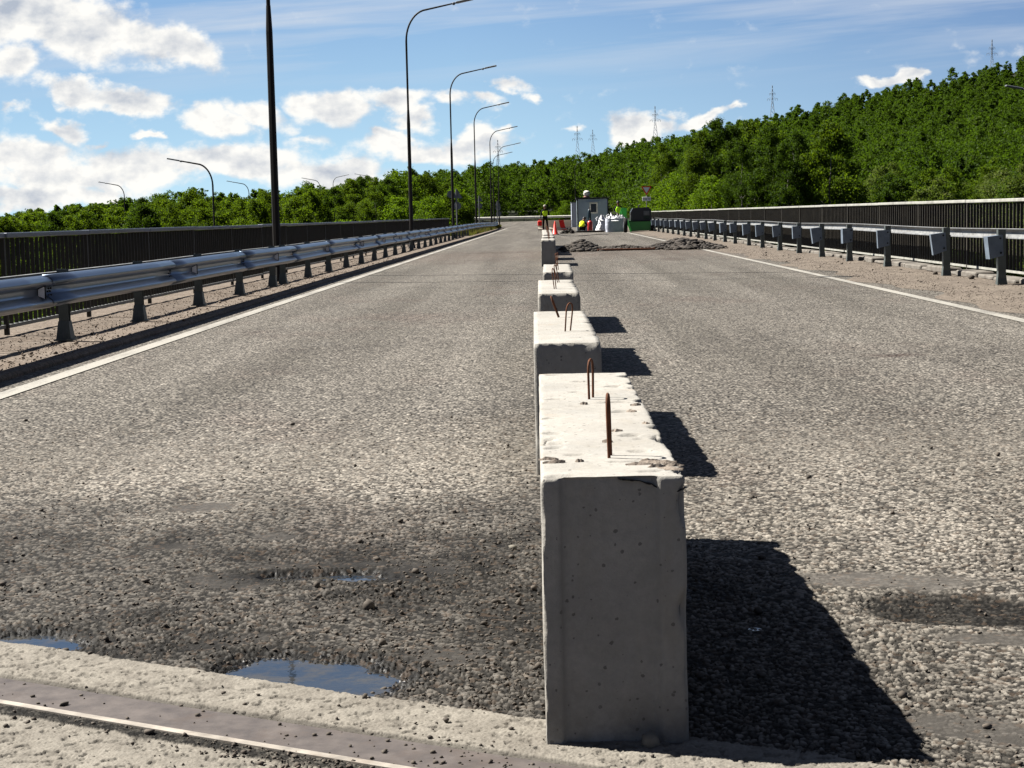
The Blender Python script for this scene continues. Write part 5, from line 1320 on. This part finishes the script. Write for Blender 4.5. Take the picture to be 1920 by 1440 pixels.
    for (x, y, z, h, _) in far:
        k = random.randrange(8); P, v, cl = lib[k]; n = len(P); pn = .5+.9*noise.fractal(Vector((x*.018, y*.018, 3)), .8, 2, 3); a = random.uniform(0, 6.28); c, s = math.cos(a), math.sin(a); w = random.uniform(.9, 1.25)*(1+.15*(y > 350))
        p = np.stack([(P[:, 0]*c-P[:, 1]*s)*h*w, (P[:, 0]*s+P[:, 1]*c)*h*w, P[:, 2]*h], 1)+np.array([x, y, z-.2]); tv = .35*random.random()+.9*min(max(pn, 0), 1)
        tint = np.stack([np.clip(tv*.6+cl*.3+.1*np.random.rand(n), 0, 1), np.full(n, .5*(random.random() < .15)), np.zeros(n), np.ones(n)], 1)
        vv, ff, tt = leaves(p, v, .17+.00032*y, cnt, tint); VV.append(vv); TT.append(tt); cnt += 1
    V = np.concatenate(VV); T = np.concatenate(TT); me = npmesh('forest', V, np.arange(len(V)).reshape(-1, 4), LEAF_B2); fattr(me, 'tint', T); o = link('forest', me)
    tag(o, 'dense green wood covering the upper hillside up to the skyline', 'forest', kind='stuff'); print('forest faces', len(V)//4)
LEAF_B2 = leaf_mat('hill_leaves', (.095, .180, .016), (.155, .285, .012), (.028, .068, .008))
forest()
def bushes():
    spots = []
    for k in range(46):
        y = random.uniform(108, 150); x = random.uniform(8.5, 8.5+(y-96)*.42); spots.append((x, y, 'right'))
    for k in range(16):
        y = random.uniform(92, 135); x = random.uniform(-11.5, -6.6); spots.append((x, y, 'left'))
    for k in range(22): spots.append((random.uniform(-60, 16), random.uniform(256, 262), 'mid'))
    for k in range(26): y = random.uniform(60, 100); spots.append((-random.uniform(.10, .31)*y, y, 'low'))
    L = {'right': ('bright green bush by the end of the right railing', 'bushes by the end of the right railing'), 'left': ('bright green bush behind the end of the left guardrail', 'bushes behind the end of the left guardrail'),
         'mid': ('low bush behind the far pale guardrail', 'bushes behind the far guardrail'), 'low': ('green bush below the bridge, seen through the left railing bars', 'bushes below the bridge on the left')}
    for (x, y, k) in spots:
        z = float(terrain(x, y)) if y > 84 else -4.6; b = BUSH[random.randrange(3)]; s = random.uniform(.7, 1.2)*(1.0 if k == 'low' else 1)
        plant('bush', b, x, y, z-.25, s, L[k][0], 'bush', L[k][1])
bushes()
# rough grass on the verge at the end of the left guardrail
def grass():
    n = 9000; y = rng.uniform(96, 160, n); x = -4.4-rng.random(n)**1.4*3.2; ok = np.ones(n, bool); P = np.stack([x, y, np.full(n, KZ-.02)], 1); r = np.random.default_rng(3)
    h = r.uniform(.12, .38, n); a = r.uniform(0, 6.28, n); w = .035; dx, dy = np.cos(a)*w, np.sin(a)*w; lean = r.normal(0, .08, (n, 2))
    V = np.stack([P+np.stack([-dx, -dy, 0*dx], 1), P+np.stack([dx, dy, 0*dx], 1), P+np.stack([lean[:, 0], lean[:, 1], h], 1)], 1).reshape(-1, 3)
    me = npmesh('grass', V, np.arange(3*n).reshape(-1, 3), leaf_mat('dry_grass', (.20, .20, .05), (.22, .24, .04), (.12, .10, .03))); t = np.repeat(np.stack([r.random(n), (r.random(n) < .4)*1.0, 0*h, 1+0*h], 1), 3, 0); fattr(me, 'tint', t)
    tag(link('grass', me), 'dry rough grass behind the end of the left guardrail', 'grass', kind='stuff')
grass()

sc.render.engine = 'CYCLES'
sc.cycles.max_bounces = 6; sc.cycles.diffuse_bounces = 3; sc.cycles.glossy_bounces = 3; sc.cycles.transmission_bounces = 3
